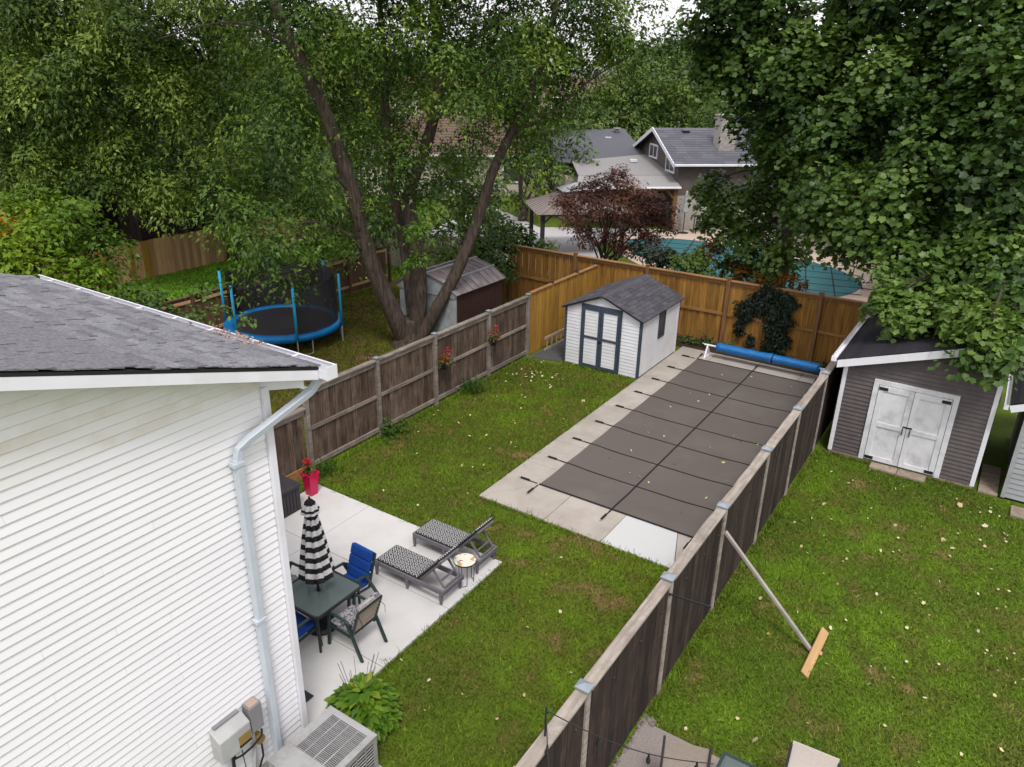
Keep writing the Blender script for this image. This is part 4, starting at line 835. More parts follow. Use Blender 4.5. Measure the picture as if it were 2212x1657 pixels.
for (xa, za), (xb, zb) in zip(prof, prof[1:]):
    MB().slab((xa, Y0 - .1, za), (xa, Y1 + .1, za), (xb, Y1 + .1, zb), (xb, Y0 - .1, zb), .02).build('roof_sheet', M['shedroof'], bs, world=True)
    for k in range(10):
        y = Y0 - .1 + k * .3; MB().bar((xa, y, za + .012), (xb, y, zb + .012), .025, .02, (0, 1, 0)).build('roof_rib', M['shedroof'], bs, world=True)
for x, z in prof[1:4]: MB().bar((x, Y0 - .12, z + .015), (x, Y1 + .12, z + .015), .07, .03).build('ridge_strip', M['shedfront'], bs, world=True)
MB().add([(x, Y0 - .06, z - .02) for x, z in prof] + [(X0, Y0 - .06, ZE - .14), (X1, Y0 - .06, ZE - .14)], [(0, 1, 2, 3, 4, 5, 6)]).build('gable_panel', M['shedfront'], bs, world=True)
lp = thing('stacked_lumber', 'pale lengths of lumber stacked behind the maroon shed', 'lumber', (-13, 21.2, 0))
for k in range(5): MB().bar((-14.2 + .05 * k, 20.9 + .12 * k, .5 + .06 * (k % 3)), (-12.0, 20.75 + .16 * k, .62 + .06 * (k % 3)), .14, .04).build('plank', M['whitepaint' if k % 2 else 'palecap'], lp, world=True)
for x in (-13.9, -12.4): MB().box(x, x + .1, 20.7, 21.6, 0, .48).build('trestle', M['greyrail'], lp, world=True)
# wooden ladder on its edge
ld = thing('wooden_ladder', 'old wooden ladder lying on edge between cedar fence and white shed', 'ladder', (-11.35, 20.4, 0))
for z in (.06, .44): MB().bar((-11.47, 19.35, z), (-11.40, 21.9, z), .035, .075).build('rail', M['whitepaint' if 0 else 'palecap'], ld, world=True)
for k in range(9):
    y = 19.5 + k * .28; MB().bar((-11.47 + .0275 * (y - 19.35), y, .095), (-11.47 + .0275 * (y - 19.35), y, .405), .03, .03).build('rung', M['palecap'], ld, world=True)

# ================================================================== pool roller
rl = thing('cover_roller', 'rolled blue bubble cover on white stands behind the pool', 'pool roller', (-5.3, 21.95, 0))
pts = [(-6.78 + k * .127, 21.93, .42 + random.uniform(-.006, .006)) for k in range(25)]
MB().tube(pts, [.135 + random.uniform(-.014, .010) for _ in pts], 20).build('bubble_cover', M['bluecover'], rl, smooth=True, world=True)
MB().tube([(-7.2, 21.93, .42), (-3.55, 21.93, .42)], .028, 10).build('axle', M['white'], rl, world=True)
for x in (-7.08, -3.66):
    o = MB().bar((x, 21.93, .42), (x, 22.16, .04), .05, .03).build('stand', M['white'], rl, world=True)
    MB().bar((x, 21.93, .42), (x, 21.72, .04), .05, .03).build('stand', M['white'], rl, world=True)
    MB().bar((x, 21.66, .055), (x, 22.22, .055), .06, .03).build('foot', M['white'], rl, world=True)
MB().tube([(-7.2, 21.93, .42), (-7.2, 21.78, .5)], .014, 6).build('crank', M['white'], rl, world=True)
for x in (-5.1,): MB().tube([(x, 21.93, .42), (x + .05, 21.93, .42)], .142, 20).build('tie_strap', M['strap'], rl, world=True)

# ================================================================== patio furniture
def lounger(name, label, y):
    L = thing(name, label, 'sun lounger', (-7.98, y, .05), group='sun loungers on the patio')
    W = .57; ZF = .30
    for yy_ in (0, W - .04): MB().box(0, 1.54, yy_, yy_ + .04, ZF - .09, ZF).build('side_rail', M['resin'], L, bevel=.01)
    for x in (0, 1.50): MB().box(x, x + .04, .04, W - .04, ZF - .088, ZF - .002).build('end_rail', M['resin'], L, bevel=.008)
    for x in (.03, .73, 1.47):
        for yy_ in (.025, W - .025):
            MB().add([(x - .018, yy_ - .018, 0), (x + .018, yy_ - .018, 0), (x + .018, yy_ + .018, 0), (x - .018, yy_ + .018, 0), (x - .03, yy_ - .027, ZF - .089), (x + .03, yy_ - .027, ZF - .089), (x + .03, yy_ + .027, ZF - .089), (x - .03, yy_ + .027, ZF - .089)],
                     [(0, 3, 2, 1), (4, 5, 6, 7), (0, 1, 5, 4), (1, 2, 6, 5), (2, 3, 7, 6), (3, 0, 4, 7)]).build('leg', M['resin'], L, bevel=.005)
    for k in range(7): MB().box(.06 + k * .135, .16 + k * .135, .042, W - .042, ZF - .03, ZF - .012).build('slat', M['resin'], L)
    cu = MB().box(0, .93, 0, W - .06, 0, .055).build('seat_cushion', M['cushion'], L, bevel=.02); cu.location = (.06, .03, ZF - .004)
    MB().box(-.004, .934, -.004, W - .056, .006, .030).build('piping', M['cushion_edge'], cu)
    a = math.radians(49)
    bk = MB().box(0, .74, 0, W - .09, -.035, 0).build('backrest', M['resin'], L, bevel=.008); bk.location = (.97, .045, ZF - .01); bk.rotation_euler = (0, -a, 0)
    for k in range(5): MB().box(.08 + k * .135, .16 + k * .135, .05, W - .14, -.043, -.036).build('slat', M['resin'], bk)
    bc = MB().box(0, .76, -.01, W - .08, .004, .06).build('back_cushion', M['cushion'], bk, bevel=.02)
    MB().box(-.003, .764, -.014, W - .076, .008, .034).build('piping', M['cushion_edge'], bc)
    for yy_ in (.09, W - .09): MB().bar((1.49, yy_, ZF + .01), (1.25, yy_, ZF + .30), .028, .03).build('prop_arm', M['resin'], L)
    MB().bar((1.49, .09, ZF + .014), (1.49, W - .09, ZF + .014), .028, .028).build('prop_bar', M['resin'], L); MB().bar((1.41, .1, ZF + .11), (1.41, W - .1, ZF + .11), .026, .026).build('prop_bar', M['resin'], L)
    return L
lounger('sun_lounger', 'grey lounger with diamond cushion, the one nearer the glass table', 7.88)
lounger('sun_lounger', 'grey lounger with diamond cushion, the one nearer the pool', 8.90)
st = thing('mosaic_side_table', 'small round mosaic side table with wire legs between the loungers', 'side table', (-6.55, 8.62, .05))
MB().lathe((0, 0, 0), [(.19, .44), (.195, .45), (.195, .462), (.185, .466)], 28).build('top', M['mosaic'], st); MB().lathe((0, 0, 0), [(.197, .436), (.203, .445), (.203, .461), (.197, .462)], 28).build('rim', M['black'], st)
for k in range(3):
    t0 = 2 * math.pi * k / 3 + .5; t1 = t0 + .9
    MB().tube([(.17 * math.cos(t0), .17 * math.sin(t0), .44), (.15 * math.cos(t0), .15 * math.sin(t0), .02), (.16 * math.cos((t0 + t1) / 2), .16 * math.sin((t0 + t1) / 2), .008), (.15 * math.cos(t1), .15 * math.sin(t1), .02), (.17 * math.cos(t1), .17 * math.sin(t1), .44)], .006, 6).build('leg', M['black'], st)
# dining table
dt = thing('patio_table', 'square glass-topped patio table under the closed parasol', 'table', (-7.77, 6.43, .05))
hw = .485; rc = .07
def rrect(h, r, n=5): return [(sx * (h - r) + r * math.cos(t), sy * (h - r) + r * math.sin(t)) for sx, sy, t0 in ((1, 1, 0), (-1, 1, 90), (-1, -1, 180), (1, -1, 270)) for t in [math.radians(t0 + 90 * k / n) for k in range(n + 1)]]
ri, ro = rrect(hw - .02, rc), rrect(hw + .012, rc + .02); n = len(ri)
MB().prism(ri, .672, .682).build('glass_top', M['glass'], dt)
f = MB(); vs_ = [(x, y, z) for z in (.655, .69) for P__ in (ri, ro) for x, y in P__]
f.add(vs_, [q for i in range(n) for j in [(i + 1) % n] for q in ((n + i, n + j, 3 * n + j, 3 * n + i), (2 * n + i, 3 * n + i, 3 * n + j, 2 * n + j), (i, j, n + j, n + i)[::-1], (i, 2 * n + i, 2 * n + j, j))]).build('rim', M['black'], dt)
for sx in (-1, 1):
    for sy in (-1, 1): MB().tube([(sx * .43, sy * .43, .655), (sx * .435, sy * .435, .3), (sx * .44, sy * .44, 0)], .02, 8).build('leg', M['black'], dt)
um = thing('closed_parasol', 'closed black and white striped parasol standing through the table', 'parasol', (-7.77, 6.43, .05))
MB().tube([(0, 0, .05), (0, 0, 2.32)], .02, 10).build('pole', M['black'], um)
MB().lathe((0, 0, 0), [(.26, 0), (.26, .03), (.22, .07), (.06, .10), (.045, .25)], 20).build('base', M['black'], um, smooth=False)
MB().tube([(0, 0, .66), (0, 0, .72)], .034, 10).build('collar', M['black'], um)
cn = MB(); nseg, rings = 64, 28; vs_ = []
for j in range(rings + 1):
    t = j / rings; z = .98 + (2.20 - .98) * t; R0 = .215 * (1 - t) ** .8 + .055
    for k in range(nseg):
        a = 2 * math.pi * k / nseg; fold = abs(math.sin(4 * a + .4 + .5 * t)) ** .6; r = R0 * (.52 + .55 * fold)
        vs_.append((r * math.cos(a), r * math.sin(a) , z + (.07 * fold - .05) * (1 - t) + (.015 * math.sin(9 * a))))
for j in range(rings):
    cn.cur = (j // 2) % 2
    cn.add([], [])
    for k in range(nseg): cn.f.append((j * nseg + k, j * nseg + (k + 1) % nseg, (j + 1) * nseg + (k + 1) % nseg, (j + 1) * nseg + k)); cn.mi.append(((j + 0) // 2) % 2)
cn.v = vs_; cn.build('canopy', [M['blackcloth'], M['whitecloth']], um, smooth=True)
v2 = MB(); vs_ = []; rr = 6
for j in range(rr + 1):
    t = j / rr; z = 2.10 + .24 * t
    for k in range(nseg):
        a = 2 * math.pi * k / nseg; fold = abs(math.sin(4 * a + .2)) ** .7; r = (.115 * (1 - t) ** .7 + .035) * (.6 + .45 * fold); vs_.append((r * math.cos(a), r * math.sin(a), z + .03 * fold * (1 - t)))
for j in range(rr):
    for k in range(nseg): v2.f.append((j * nseg + k, j * nseg + (k + 1) % nseg, (j + 1) * nseg + (k + 1) % nseg, (j + 1) * nseg + k)); v2.mi.append(1 if j in (0, 2, 3) else 0)
v2.f.append(tuple(rr * nseg + k for k in range(nseg))); v2.mi.append(0)
v2.v = vs_; v2.build('vent_cap', [M['blackcloth'], M['whitecloth']], um, smooth=True)
MB().tube([(0, 0, 2.33), (0, 0, 2.39)], [.025, .012], 8).build('finial', M['black'], um)
def patio_chair(label, loc, rz, cush, cat='chair'):
    """faces local -Y; flat-bar frame with arms, seat and back cushion"""
    C = thing('patio_chair', label, 'chair', loc, rz, 'chairs round the patio table')
    hw = .265
    for s in (-1, 1):
        x = s * hw
        MB().bar((x, -.30, .0), (x, -.24, .60), .035, .05, (0, 1, 0)).build('leg', M['greenframe'], C, bevel=.006)
        MB().bar((x, .40, .0), (x, .12, .62), .035, .055, (0, 1, 0)).build('leg', M['greenframe'], C, bevel=.006)
        MB().tube([(x, -.30, .56), (x, -.27, .62), (x, -.1, .645), (x, .12, .63), (x, .21, .56)], .024, 8).build('armrest', M['greenframe'], C, smooth=True)
        MB().bar((x * .92, -.24, .37), (x * .92, .20, .34), .03, .03).build('seat_rail', M['greenframe'], C); MB().bar((x * .92, .19, .33), (x * .92, .375, .90), .03, .03).build('back_post', M['greenframe'], C)
    MB().bar((-hw * .92, .375, .89), (hw * .92, .375, .89), .03, .03).build('back_bar', M['greenframe'], C); MB().bar((-hw, -.24, .36), (hw, -.24, .36), .03, .03).build('seat_bar', M['greenframe'], C); MB().bar((-hw, .22, .42), (hw, .22, .42), .03, .03).build('back_bar', M['greenframe'], C)
    for k in range(6):
        t = (k + .5) / 6; MB().bar((-.24, .21 + .165 * t, .42 + .45 * t), (.24, .21 + .165 * t, .42 + .45 * t), .03, .008, (0, 1, -.3)).build('back_slat', M['beige'], C)
    sc_ = MB().box(-.235, .235, -.27, .20, 0, .07).build('seat_cushion', M[cush], C, bevel=.03); sc_.location = (0, 0, .385); sc_.rotation_euler = (math.radians(-3), 0, 0)
    MB().box(-.23, .23, -.03, -.02, .066, .075).build('seam', M[cush], sc_)
    for k in range(3):
        b_ = MB().box(-.235, .235, -.05, .035, 0, .185).build('back_cushion', M[cush], C, bevel=.03); b_.location = (0, .165 + .058 * k, .43 + k * .172); b_.rotation_euler = (math.radians(-18), 0, 0)
        MB().box(-.225, .225, .0355, .042, .012, .17).build('back_lining', M['beige' if cush == 'floral' else cush], b_)
    for s in (-1, 1): MB().tube([(s * .23, .36, .80), (s * .25, .43, .74), (s * .24, .44, .62)], .005, 4).build('tie', M['cushion_edge'], C)
    return C
patio_chair('floral cushioned chair with its back to the lawn', (-7.06, 6.46, .05), math.radians(-90), 'floral')
patio_chair('blue cushioned chair facing the house across the table', (-7.75, 7.07, .05), math.radians(-3), 'blue')
patio_chair('blue cushioned chair at the near table side, half behind house corner', (-7.70, 5.80, .05), math.radians(178), 'blue')
patio_chair('floral cushioned chair hidden behind the house corner', (-8.62, 6.45, .05), math.radians(90), 'floral')
# deck box
db = thing('storage_box', 'dark resin storage box against the house end of the patio', 'storage box', (-10.98, 8.0, .05))
MB().box(-.33, .33, -.6, .6, 0, .52).build('body', M['resin_dark'], db, bevel=.01)
for k in range(14): MB().box(.331, .343, -.55 + k * .08, -.50 + k * .08, .05, .46).build('rib', M['resin_dark'], db)
for k in range(6): MB().box(-.26 + k * .09, -.21 + k * .09, .601, .613, .05, .46).build('rib', M['resin_dark'], db)
MB().box(-.36, .36, -.63, .63, .522, .60).build('lid', M['resin_dark'], db, bevel=.025)
# planter with red flowers
pp = thing('pink_planter', 'hot pink square planter with red flowers at the patio corner', 'planter', (-10.92, 9.12, .05))
MB().add([(s1 * a, s2 * a, z) for a, z in ((.085, 0), (.125, .47), (.138, .47), (.138, .52), (.118, .52), (.115, .45)) for s1, s2 in ((-1, -1), (1, -1), (1, 1), (-1, 1))],
         [(3, 2, 1, 0)] + [(4 * j + k, 4 * j + (k + 1) % 4, 4 * j + 4 + (k + 1) % 4, 4 * j + 4 + k) for j in range(5) for k in range(4)]).build('pot', M['pink'], pp)
MB().box(-.115, .115, -.115, .115, .44, .46).build('soil', M['soil'], pp)
def plant_leaves(par, name, pts, size, shape, lm, up=.6):
    P = np.array(pts); n = len(P); nr = RNG.normal(size=(n, 3)) * .5 + np.array([0, -.2, up]); tp = RNG.normal(size=(n, 3)); 
    me = leaf_mesh(name, P, nr, tp, size * RNG.uniform(.6, 1.3, n), RNG.random(n), shape, LEAF[lm]); o = bpy.data.objects.new(name, me); COL.objects.link(o); o.parent = par; ORIG[o.name] = (0, 0, 0); return o
plant_leaves(pp, 'foliage', [(random.gauss(-.03, .055), random.gauss(0, .055), .5 + random.random() * .18) for _ in range(130)], .075, 'oval', 'geranium')
plant_leaves(pp, 'flower', [(random.gauss(-.06, .035), random.gauss(0, .035), .66 + random.random() * .12) for _ in range(60)] + [(random.gauss(-.03, .02), random.gauss(0, .03), .74 + random.random() * .1) for _ in range(30)] + [(random.gauss(-.1, .03), random.gauss(-.03, .03), .46 + random.random() * .06) for _ in range(35)] + [(random.gauss(.09, .03), random.gauss(.02, .03), .5 + random.random() * .07) for _ in range(30)], .05, 'oval', 'redflower')['kind'] = 'stuff'
for dx in (-.05, -.02): MB().tube([(dx, 0, .38), (dx - .01, 0, .72)], .005, 5).build('stem', M['bark_dark'], pp)
# hanging baskets on the weathered fence
for y, lab in ((14.38, 'red flower basket on the fence post by the middle lawn'), (16.62, 'red flower basket on the fence nearer the cedar section')):
    hb = thing('flower_basket', lab, 'flower basket', (FX + .17, y, 1.0), group='flower baskets hung on the weathered fence')
    MB().lathe((0, 0, 0), [(.06, 0), (.10, .10), (.115, .17), (.10, .17)], 14).build('pot', M['black'], hb)
    plant_leaves(hb, 'foliage', [(random.gauss(0, .10), random.gauss(0, .12), .17 + abs(random.gauss(0, .12))) for _ in range(150)], .07, 'oval', 'geranium')
    plant_leaves(hb, 'flower', [(random.gauss(.03, .08), random.gauss(sg * .10, .05), .32 + random.gauss(0, .07)) for _ in range(26) for sg in (-1, 1)] + [(random.gauss(0, .03), random.gauss(.12, .03), .48 + random.gauss(0, .04)) for _ in range(20)], .055, 'oval', 'redflower')['kind'] = 'stuff'
    MB().tube([(-.13, 0, .20), (0, 0, .16)], .006, 5).build('hook', M['black'], hb)

# ================================================================== low plants
def blade_clump(name, label, cat, loc, n, L, wd, lm, spread=.12, arch=.9, group=None):
    T = thing(name, label, cat, loc, group=group); P, F, R = [], [], []
    for i in range(n):
        a = random.uniform(0, 2 * math.pi); l = L * random.uniform(.6, 1.15); b0 = Vector((random.gauss(0, spread), random.gauss(0, spread), 0)); d = Vector((math.cos(a), math.sin(a), 0)); sd_ = Vector((-d.y, d.x, 0)); w_ = wd * random.uniform(.7, 1.2); lean = random.uniform(.25, 1) * arch
        o = len(P); S_ = 5
        for k in range(S_ + 1):
            t = k / S_; c_ = b0 + d * (l * lean * t * t ** .3 * .8) + Vector((0, 0, l * (t * 1.0 - lean * .75 * t * t))); ww = w_ * math.sin(math.pi * min(.97, .12 + .86 * t)) ** .8
            P += [tuple(c_ - sd_ * ww + Vector((0, 0, ww * .3))), tuple(c_ + sd_ * ww + Vector((0, 0, ww * .3)))]
        for k in range(S_): F.append((o + 2 * k, o + 2 * k + 1, o + 2 * k + 3, o + 2 * k + 2)); R.append(random.random())
    me = np_mesh('leaves', np.array(P), np.array(F), np.array(R), LEAF[lm], 4); ob = bpy.data.objects.new('leaves', me); COL.objects.link(ob); ob.parent = T
    return T
blade_clump('grass_clump', 'arching grassy clump at the foot of the fence below a basket', 'plant', (-11.42, 15.45, 0), 150, .55, .012, 'blade', .22)
blade_clump('grass_clump', 'grassy clump beside the pink planter', 'plant', (-11.42, 9.95, 0), 110, .42, .012, 'blade', .2)
lb = thing('leafy_weed', 'leafy green weed by the second fence post', 'plant', (-11.38, 12.2, 0))
plant_leaves(lb, 'foliage', [(random.gauss(0, .14), random.gauss(0, .2), .04 + abs(random.gauss(0, .15))) for _ in range(160)] + [(random.gauss(-.12, .03), random.gauss(-.12, .04), random.uniform(.1, .5)) for _ in range(50)], .10, 'oval', 'blade')
ho = thing('hosta', 'large yellow-green hosta at the corner of the patio', 'plant', (-5.90, 5.44, 0))
P_, N2, T2 = [], [], []
for k in range(700):
    a = random.uniform(0, 2 * math.pi); q = math.sqrt(random.random()); r = .40 * q; z = .16 + .36 * (1 - q ** 2.4) + random.gauss(0, .03)
    P_.append((r * math.cos(a), r * math.sin(a), z)); N2.append((-math.cos(a) * .25 * (1 - q) + math.cos(a) * q * .45 + random.gauss(0, .25), -math.sin(a) * .25 * (1 - q) + math.sin(a) * q * .45 + random.gauss(0, .25), .9)); T2.append((math.cos(a + random.gauss(0, .4)), math.sin(a + random.gauss(0, .4)), .35 - .75 * q))
me = leaf_mesh('leaves', np.array(P_), np.array(N2), np.array(T2), .19 * RNG.uniform(.6, 1.2, len(P_)), RNG.random(len(P_)), 'hosta', LEAF['hosta']); ob = bpy.data.objects.new('leaves', me); COL.objects.link(ob); ob.parent = ho
for k in range(12):
    a = random.uniform(1.2, 4.2); r = random.uniform(.15, .45)
    MB().tube([(0, 0, .2), (r * .5 * math.cos(a), r * .5 * math.sin(a), .5), (r * math.cos(a) - .05, r * math.sin(a) + .1, random.uniform(.6, .85))], .004, 4).build('flower_stalk', M['bark_dark'], ho)

# ================================================================== trampoline
tp_ = thing('trampoline', 'round trampoline with blue pad, blue poles and black safety net', 'trampoline', (-18.9, 15.35, 0))
TR, TZ = 1.85, .62; n = 48
MB().lathe((0, 0, TZ - .01), [(1.55, 0), (1.55, .012)], n).build('jump_mat', M['mat_black'], tp_)
pd = MB(); ring = [(1.53, TZ + .005), (1.56, TZ + .045), (TR - .03, TZ + .05), (TR, TZ + .02), (TR + .01, TZ - .13), (TR - .02, TZ - .13)]
pd.add([(r * math.cos(2 * math.pi * k / n), r * math.sin(2 * math.pi * k / n), z + random.uniform(-.006, .006)) for r, z in ring for k in range(n)], [(i * n + k, i * n + (k + 1) % n, (i + 1) * n + (k + 1) % n, (i + 1) * n + k) for i in range(len(ring) - 1) for k in range(n)]).build('safety_pad', M['tblue'], tp_, smooth=True)
pole_a = [-108, -50, 10, 70, 130, 192]
NZ = 2.25
for i, a in enumerate(pole_a):
    a = math.radians(a + 21); x, y = TR * 1.02 * math.cos(a), TR * 1.02 * math.sin(a)
    MB().tube([(x, y, TZ - .08), (x, y, NZ)], .042, 10).build('pole', M['tpole'], tp_, smooth=True); MB().tube([(x, y, NZ), (x, y, NZ + .10)], .045, 10).build('pole_cap', M['black'], tp_)
    x2, y2 = x * .93, y * .93
    MB().tube([(x, y, TZ - .1), (x, y, .0)], .02, 8).build('leg', M['steel'], tp_)
    a2 = a + .28; xb, yb2 = TR * .96 * math.cos(a2), TR * .96 * math.sin(a2); MB().tube([(xb, yb2, TZ - .1), (xb, yb2, .02), ], .02, 8).build('leg', M['steel'], tp_); MB().tube([(x, y, .03), (xb, yb2, .03)], .018, 6).build('foot_bar', M['steel'], tp_)
for i in range(6):
    if i in (5, 0): continue          # the near panels hang open
    a0, a1 = math.radians(pole_a[i] + 21), math.radians(pole_a[(i + 1) % 6] + 21 + (360 if i == 5 else 0)); nn = MB(); K = 10; R_ = TR * .93
    for k in range(K + 1):
        a = a0 + (a1 - a0) * k / K; sag = .10 * math.sin(math.pi * k / K)
        nn.v += [(R_ * math.cos(a), R_ * math.sin(a), TZ + .05), (R_ * math.cos(a) * (1 - sag * .2), R_ * math.sin(a) * (1 - sag * .2), NZ - sag - .04)]
    nn.f = [(2 * k, 2 * k + 2, 2 * k + 3, 2 * k + 1) for k in range(K)]; nn.mi = [0] * K; nn.build('net_panel', M['netting'], tp_)
ga = math.radians(192 + 21 - 14); nn = MB()
for k in range(9):
    t = k / 8; r = 1.62 + .05 * math.sin(k * 2.3); a = ga + .12 * (t - .5) + .03 * math.sin(k * 4)
    nn.v += [(r * math.cos(a), r * math.sin(a), TZ + .05 + 1.55 * t), (r * math.cos(a + .10 + .1 * t), r * math.sin(a + .10 + .1 * t), TZ + .05 + 1.55 * t)]
nn.f = [(2 * k, 2 * k + 1, 2 * k + 3, 2 * k + 2) for k in range(8)]; nn.mi = [0] * 8; nn.build('gathered_net', M['mat_black'], tp_)

# ================================================================== prop pole and stake on the right lawn
pr = thing('fence_prop', 'long bleached pole propping the dark fence from the lawn', 'pole', (-1.1, 10.36, 0))
MB().bar((-1.10, 10.36, .03), (-2.72, 10.46, 1.56), .06, .05).build('pole', M['oldpole'], pr, bevel=.006, world=True)
sk = thing('stake_board', 'raw pine board staked in the lawn at the pole foot', 'board', (-1.05, 10.35, 0))
MB().bar((-1.03, 10.90, .09), (-1.07, 9.78, .03), .14, .032, (.75, 0, 1)).build('plank', M['newwood'], sk, bevel=.005, world=True)
MB().box(-1.065, -1.015, 10.30, 10.36, 0, .05).build('peg', M['newwood'], sk, world=True)
# string lights on a thin post
sl = thing('string_light', 'black string light cable on a thin post at the dark fence', 'string light', (-2.80, 5.2, 2.0))
pA = onX(1182, 1532, GX - .02); pB = onX(1175, 1625, GX)
MB().tube([(pA.x, pA.y - .02, 1.4), (pA.x, pA.y - .02, pA.z + .05)], .012, 6).build('post', M['black'], sl, world=True)
c1_ = Vector((pA.x, pA.y - .02, pA.z)); ends = [at(1540, 1650, 6.6), Vector((-2.35, 4.4, 2.1))]
for q in ends:
    pts = [c1_.lerp(q, t / 10) - Vector((0, 0, .16 * math.sin(math.pi * t / 10))) for t in range(11)]
    MB().tube(pts, .006, 5).build('cable', M['black'], sl, world=True)
    for t in (3, 6, 9):
        MB().lathe(pts[t], [(.012, 0), (.014, -.05), (.028, -.09), (.022, -.13), (.006, -.15)], 8).build('bulb', M['black'], sl, world=True)
MB().bar((pA.x, pA.y - .02, pA.z), (pA.x + .03, pA.y - .02, pA.z - .02), .02, .02).build('hook', M['black'], sl, world=True)
# clothesline bracket farther along the fence
tag(MB().bar((GX + .06, 8.15, 1.83), (GX + .62, 8.25, 1.80), .02, .02).build('line_bracket', M['black']), 'thin black bracket sticking out of the dark fence', 'bracket')
# chairs and table at the bottom edge
def sling_chair(name, label, loc, rz, m_, hb=.95, pz=.95):
    C = thing(name, label, 'chair', loc, rz, 'sling chairs on the aggregate patio')
    for s in (-1, 1):
        x = s * .27
        MB().bar((x, -.05, .38), (x, -.05 + .33 * (pz - .38) / (.99 - .38), pz), .03, .045).build('back_post', M['black'], C, bevel=.005); MB().bar((x, -.30, 0), (x, -.22, .58), .03, .03).build('leg', M['black'], C); MB().bar((x, .30, 0), (x, .05, .56), .03, .03).build('leg', M['black'], C)
        MB().bar((x, -.28, .58), (x, .15, .57), .045, .025).build('armrest', M['black'], C); MB().bar((x, -.28, .36), (x, .06, .38), .03, .03).build('seat_rail', M['black'], C)
    K = 9; b_ = MB()
    for k in range(K + 1):
        t = k / K; y = -.03 + .28 * t; z = .42 + (hb - .42) * t - .02 * math.sin(math.pi * t); yy_ = y + .03 * math.sin(math.pi * t)
        b_.v += [(-.26, yy_, z), (.26, yy_, z), (.26, yy_ + .02, z - .005), (-.26, yy_ + .02, z - .005)]
    b_.f = [q for k in range(K) for i in [4 * k] for q in ((i, i + 1, i + 5, i + 4), (i + 3, i + 7, i + 6, i + 2), (i, i + 4, i + 7, i + 3), (i + 1, i + 2, i + 6, i + 5))] + [(0, 3, 2, 1), (4 * K, 4 * K + 1, 4 * K + 2, 4 * K + 3)]; b_.mi = [0] * len(b_.f)
    b_.build('back_sling', m_, C, smooth=False)
    MB().box(-.255, .255, -.30, -.02, .40, .42).build('seat_sling', m_, C)
    return C
sling_chair('sling_chair', 'black framed chair with taupe sling back beside the dark fence', (-1.73, 6.46, .045), math.radians(18), M['sling'], .95, .985)
sling_chair('sling_chair', 'pale sling chair with high back at the bottom edge', (-.50, 7.22, .045), math.radians(4), M['sling_pale'], .97, .93)
bt = thing('glass_side_table', 'low black table with dark glass top between the sling chairs', 'table', (-1.12, 6.75, .045))
MB().box(-.32, .32, -.45, .35, .64, .648).build('glass_top', M['glass'], bt)
for (a, b_, c_, d_) in ((-.36, -.32, -.49, .39), (.32, .36, -.49, .39), (-.32, .32, .35, .39), (-.32, .32, -.49, -.45)): MB().box(a, b_, c_, d_, .625, .655).build('rim', M['greenframe'], bt)
for sx in (-.33, .33):
    for sy in (-.45, .36): MB().box(sx - .02, sx + .02, sy - .02, sy + .02, 0, .625).build('leg', M['black'], bt)
# pebbles along the fence foot
pe = MB()
for k in range(170):
    x = random.uniform(-2.735, -2.66) if k % 3 else random.uniform(-2.73, -2.55); y = random.uniform(6.0, 7.75) if k % 3 else random.uniform(7.58, 7.75); s_ = random.uniform(.015, .035); a = random.uniform(0, 3)
    ca, sa = math.cos(a), math.sin(a); zz = .045 if (x > -2.7 and y < 7.6) else 0
    pe.add([(x + s_ * (u_ * ca - v_ * sa) * (1 if w_ == 0 else .6), y + s_ * .75 * (u_ * sa + v_ * ca) * (1 if w_ == 0 else .6), zz + w_ * s_ * .8) for w_ in (0, 1) for u_, v_ in ((-1, -.4), (-.3, -1), (.8, -.8), (1, .3), (.2, 1), (-.8, .7))], [(6, 7, 8, 9, 10, 11)] + [(i, (i + 1) % 6, 6 + (i + 1) % 6, 6 + i) for i in range(6)])
tag(pe.build('pebbles', M['pebble']), 'loose pebbles between the dark fence and aggregate patio', 'pebbles', kind='stuff')

# ================================================================== neighbour beyond the rear fence
O_ = Vector((-15.5, 39.8, 0)); A_ = math.radians(42)
def nh(name, label, cat): return thing(name, label, cat, tuple(O_), A_)
H_ = nh('taupe_gable_house', 'taupe gabled house with dark shingle roof beyond the teal pool', 'house')
# local: x along the eave (to the right), y away from the viewer
MB().box(0, 9.0, .3, 7.3, 0, 3.7).build('wall', M['n_siding'], H_)
MB().add([(0, .3, 3.7), (0, 7.3, 3.7), (0, 3.94, 5.0), (9, .3, 3.7), (9, 7.3, 3.7), (9, 3.94, 5.0)], [(0, 2, 1), (3, 4, 5), (0, 3, 5, 2), (1, 2, 5, 4)]).build('gable_wall', M['n_siding'], H_)
for k in range(28):
    z = 2.5 + k * .09
    y0, y1 = (.3, 7.3) if z < 3.7 else (.3 + (z - 3.7) * 2.8, 7.3 - (z - 3.7) * 2.58)
    if y1 - y0 > .4: MB().add([(-.03, y0, z), (-.03, y1, z), (-.006, y1, z + .09), (-.006, y0, z + .09), (0, y0, z), (0, y1, z)], [(0, 1, 2, 3), (4, 5, 1, 0)]).build('siding_plank', M['n_siding'], H_)
hr = MB(); hr.slab((-.45, -.1, 3.62), (9.3, -.1, 3.62), (9.3, 3.94, 5.16), (-.45, 3.94, 5.16), .1); hr.slab((-.45, 3.94, 5.16), (9.3, 3.94, 5.16), (9.3, 7.75, 3.72), (-.45, 7.75, 3.72), .1)
HR = hr.build('roof', M['drip'], H_)
hsl = math.atan2(1.54, 4.04); M['shingle_n'] = shingle_mat('slate_shingle', (.135, .135, .155), (.09, .09, .105), .14); SMH = shingle_meshes([.5, .62, .75], .28, .022, M['shingle_n'])
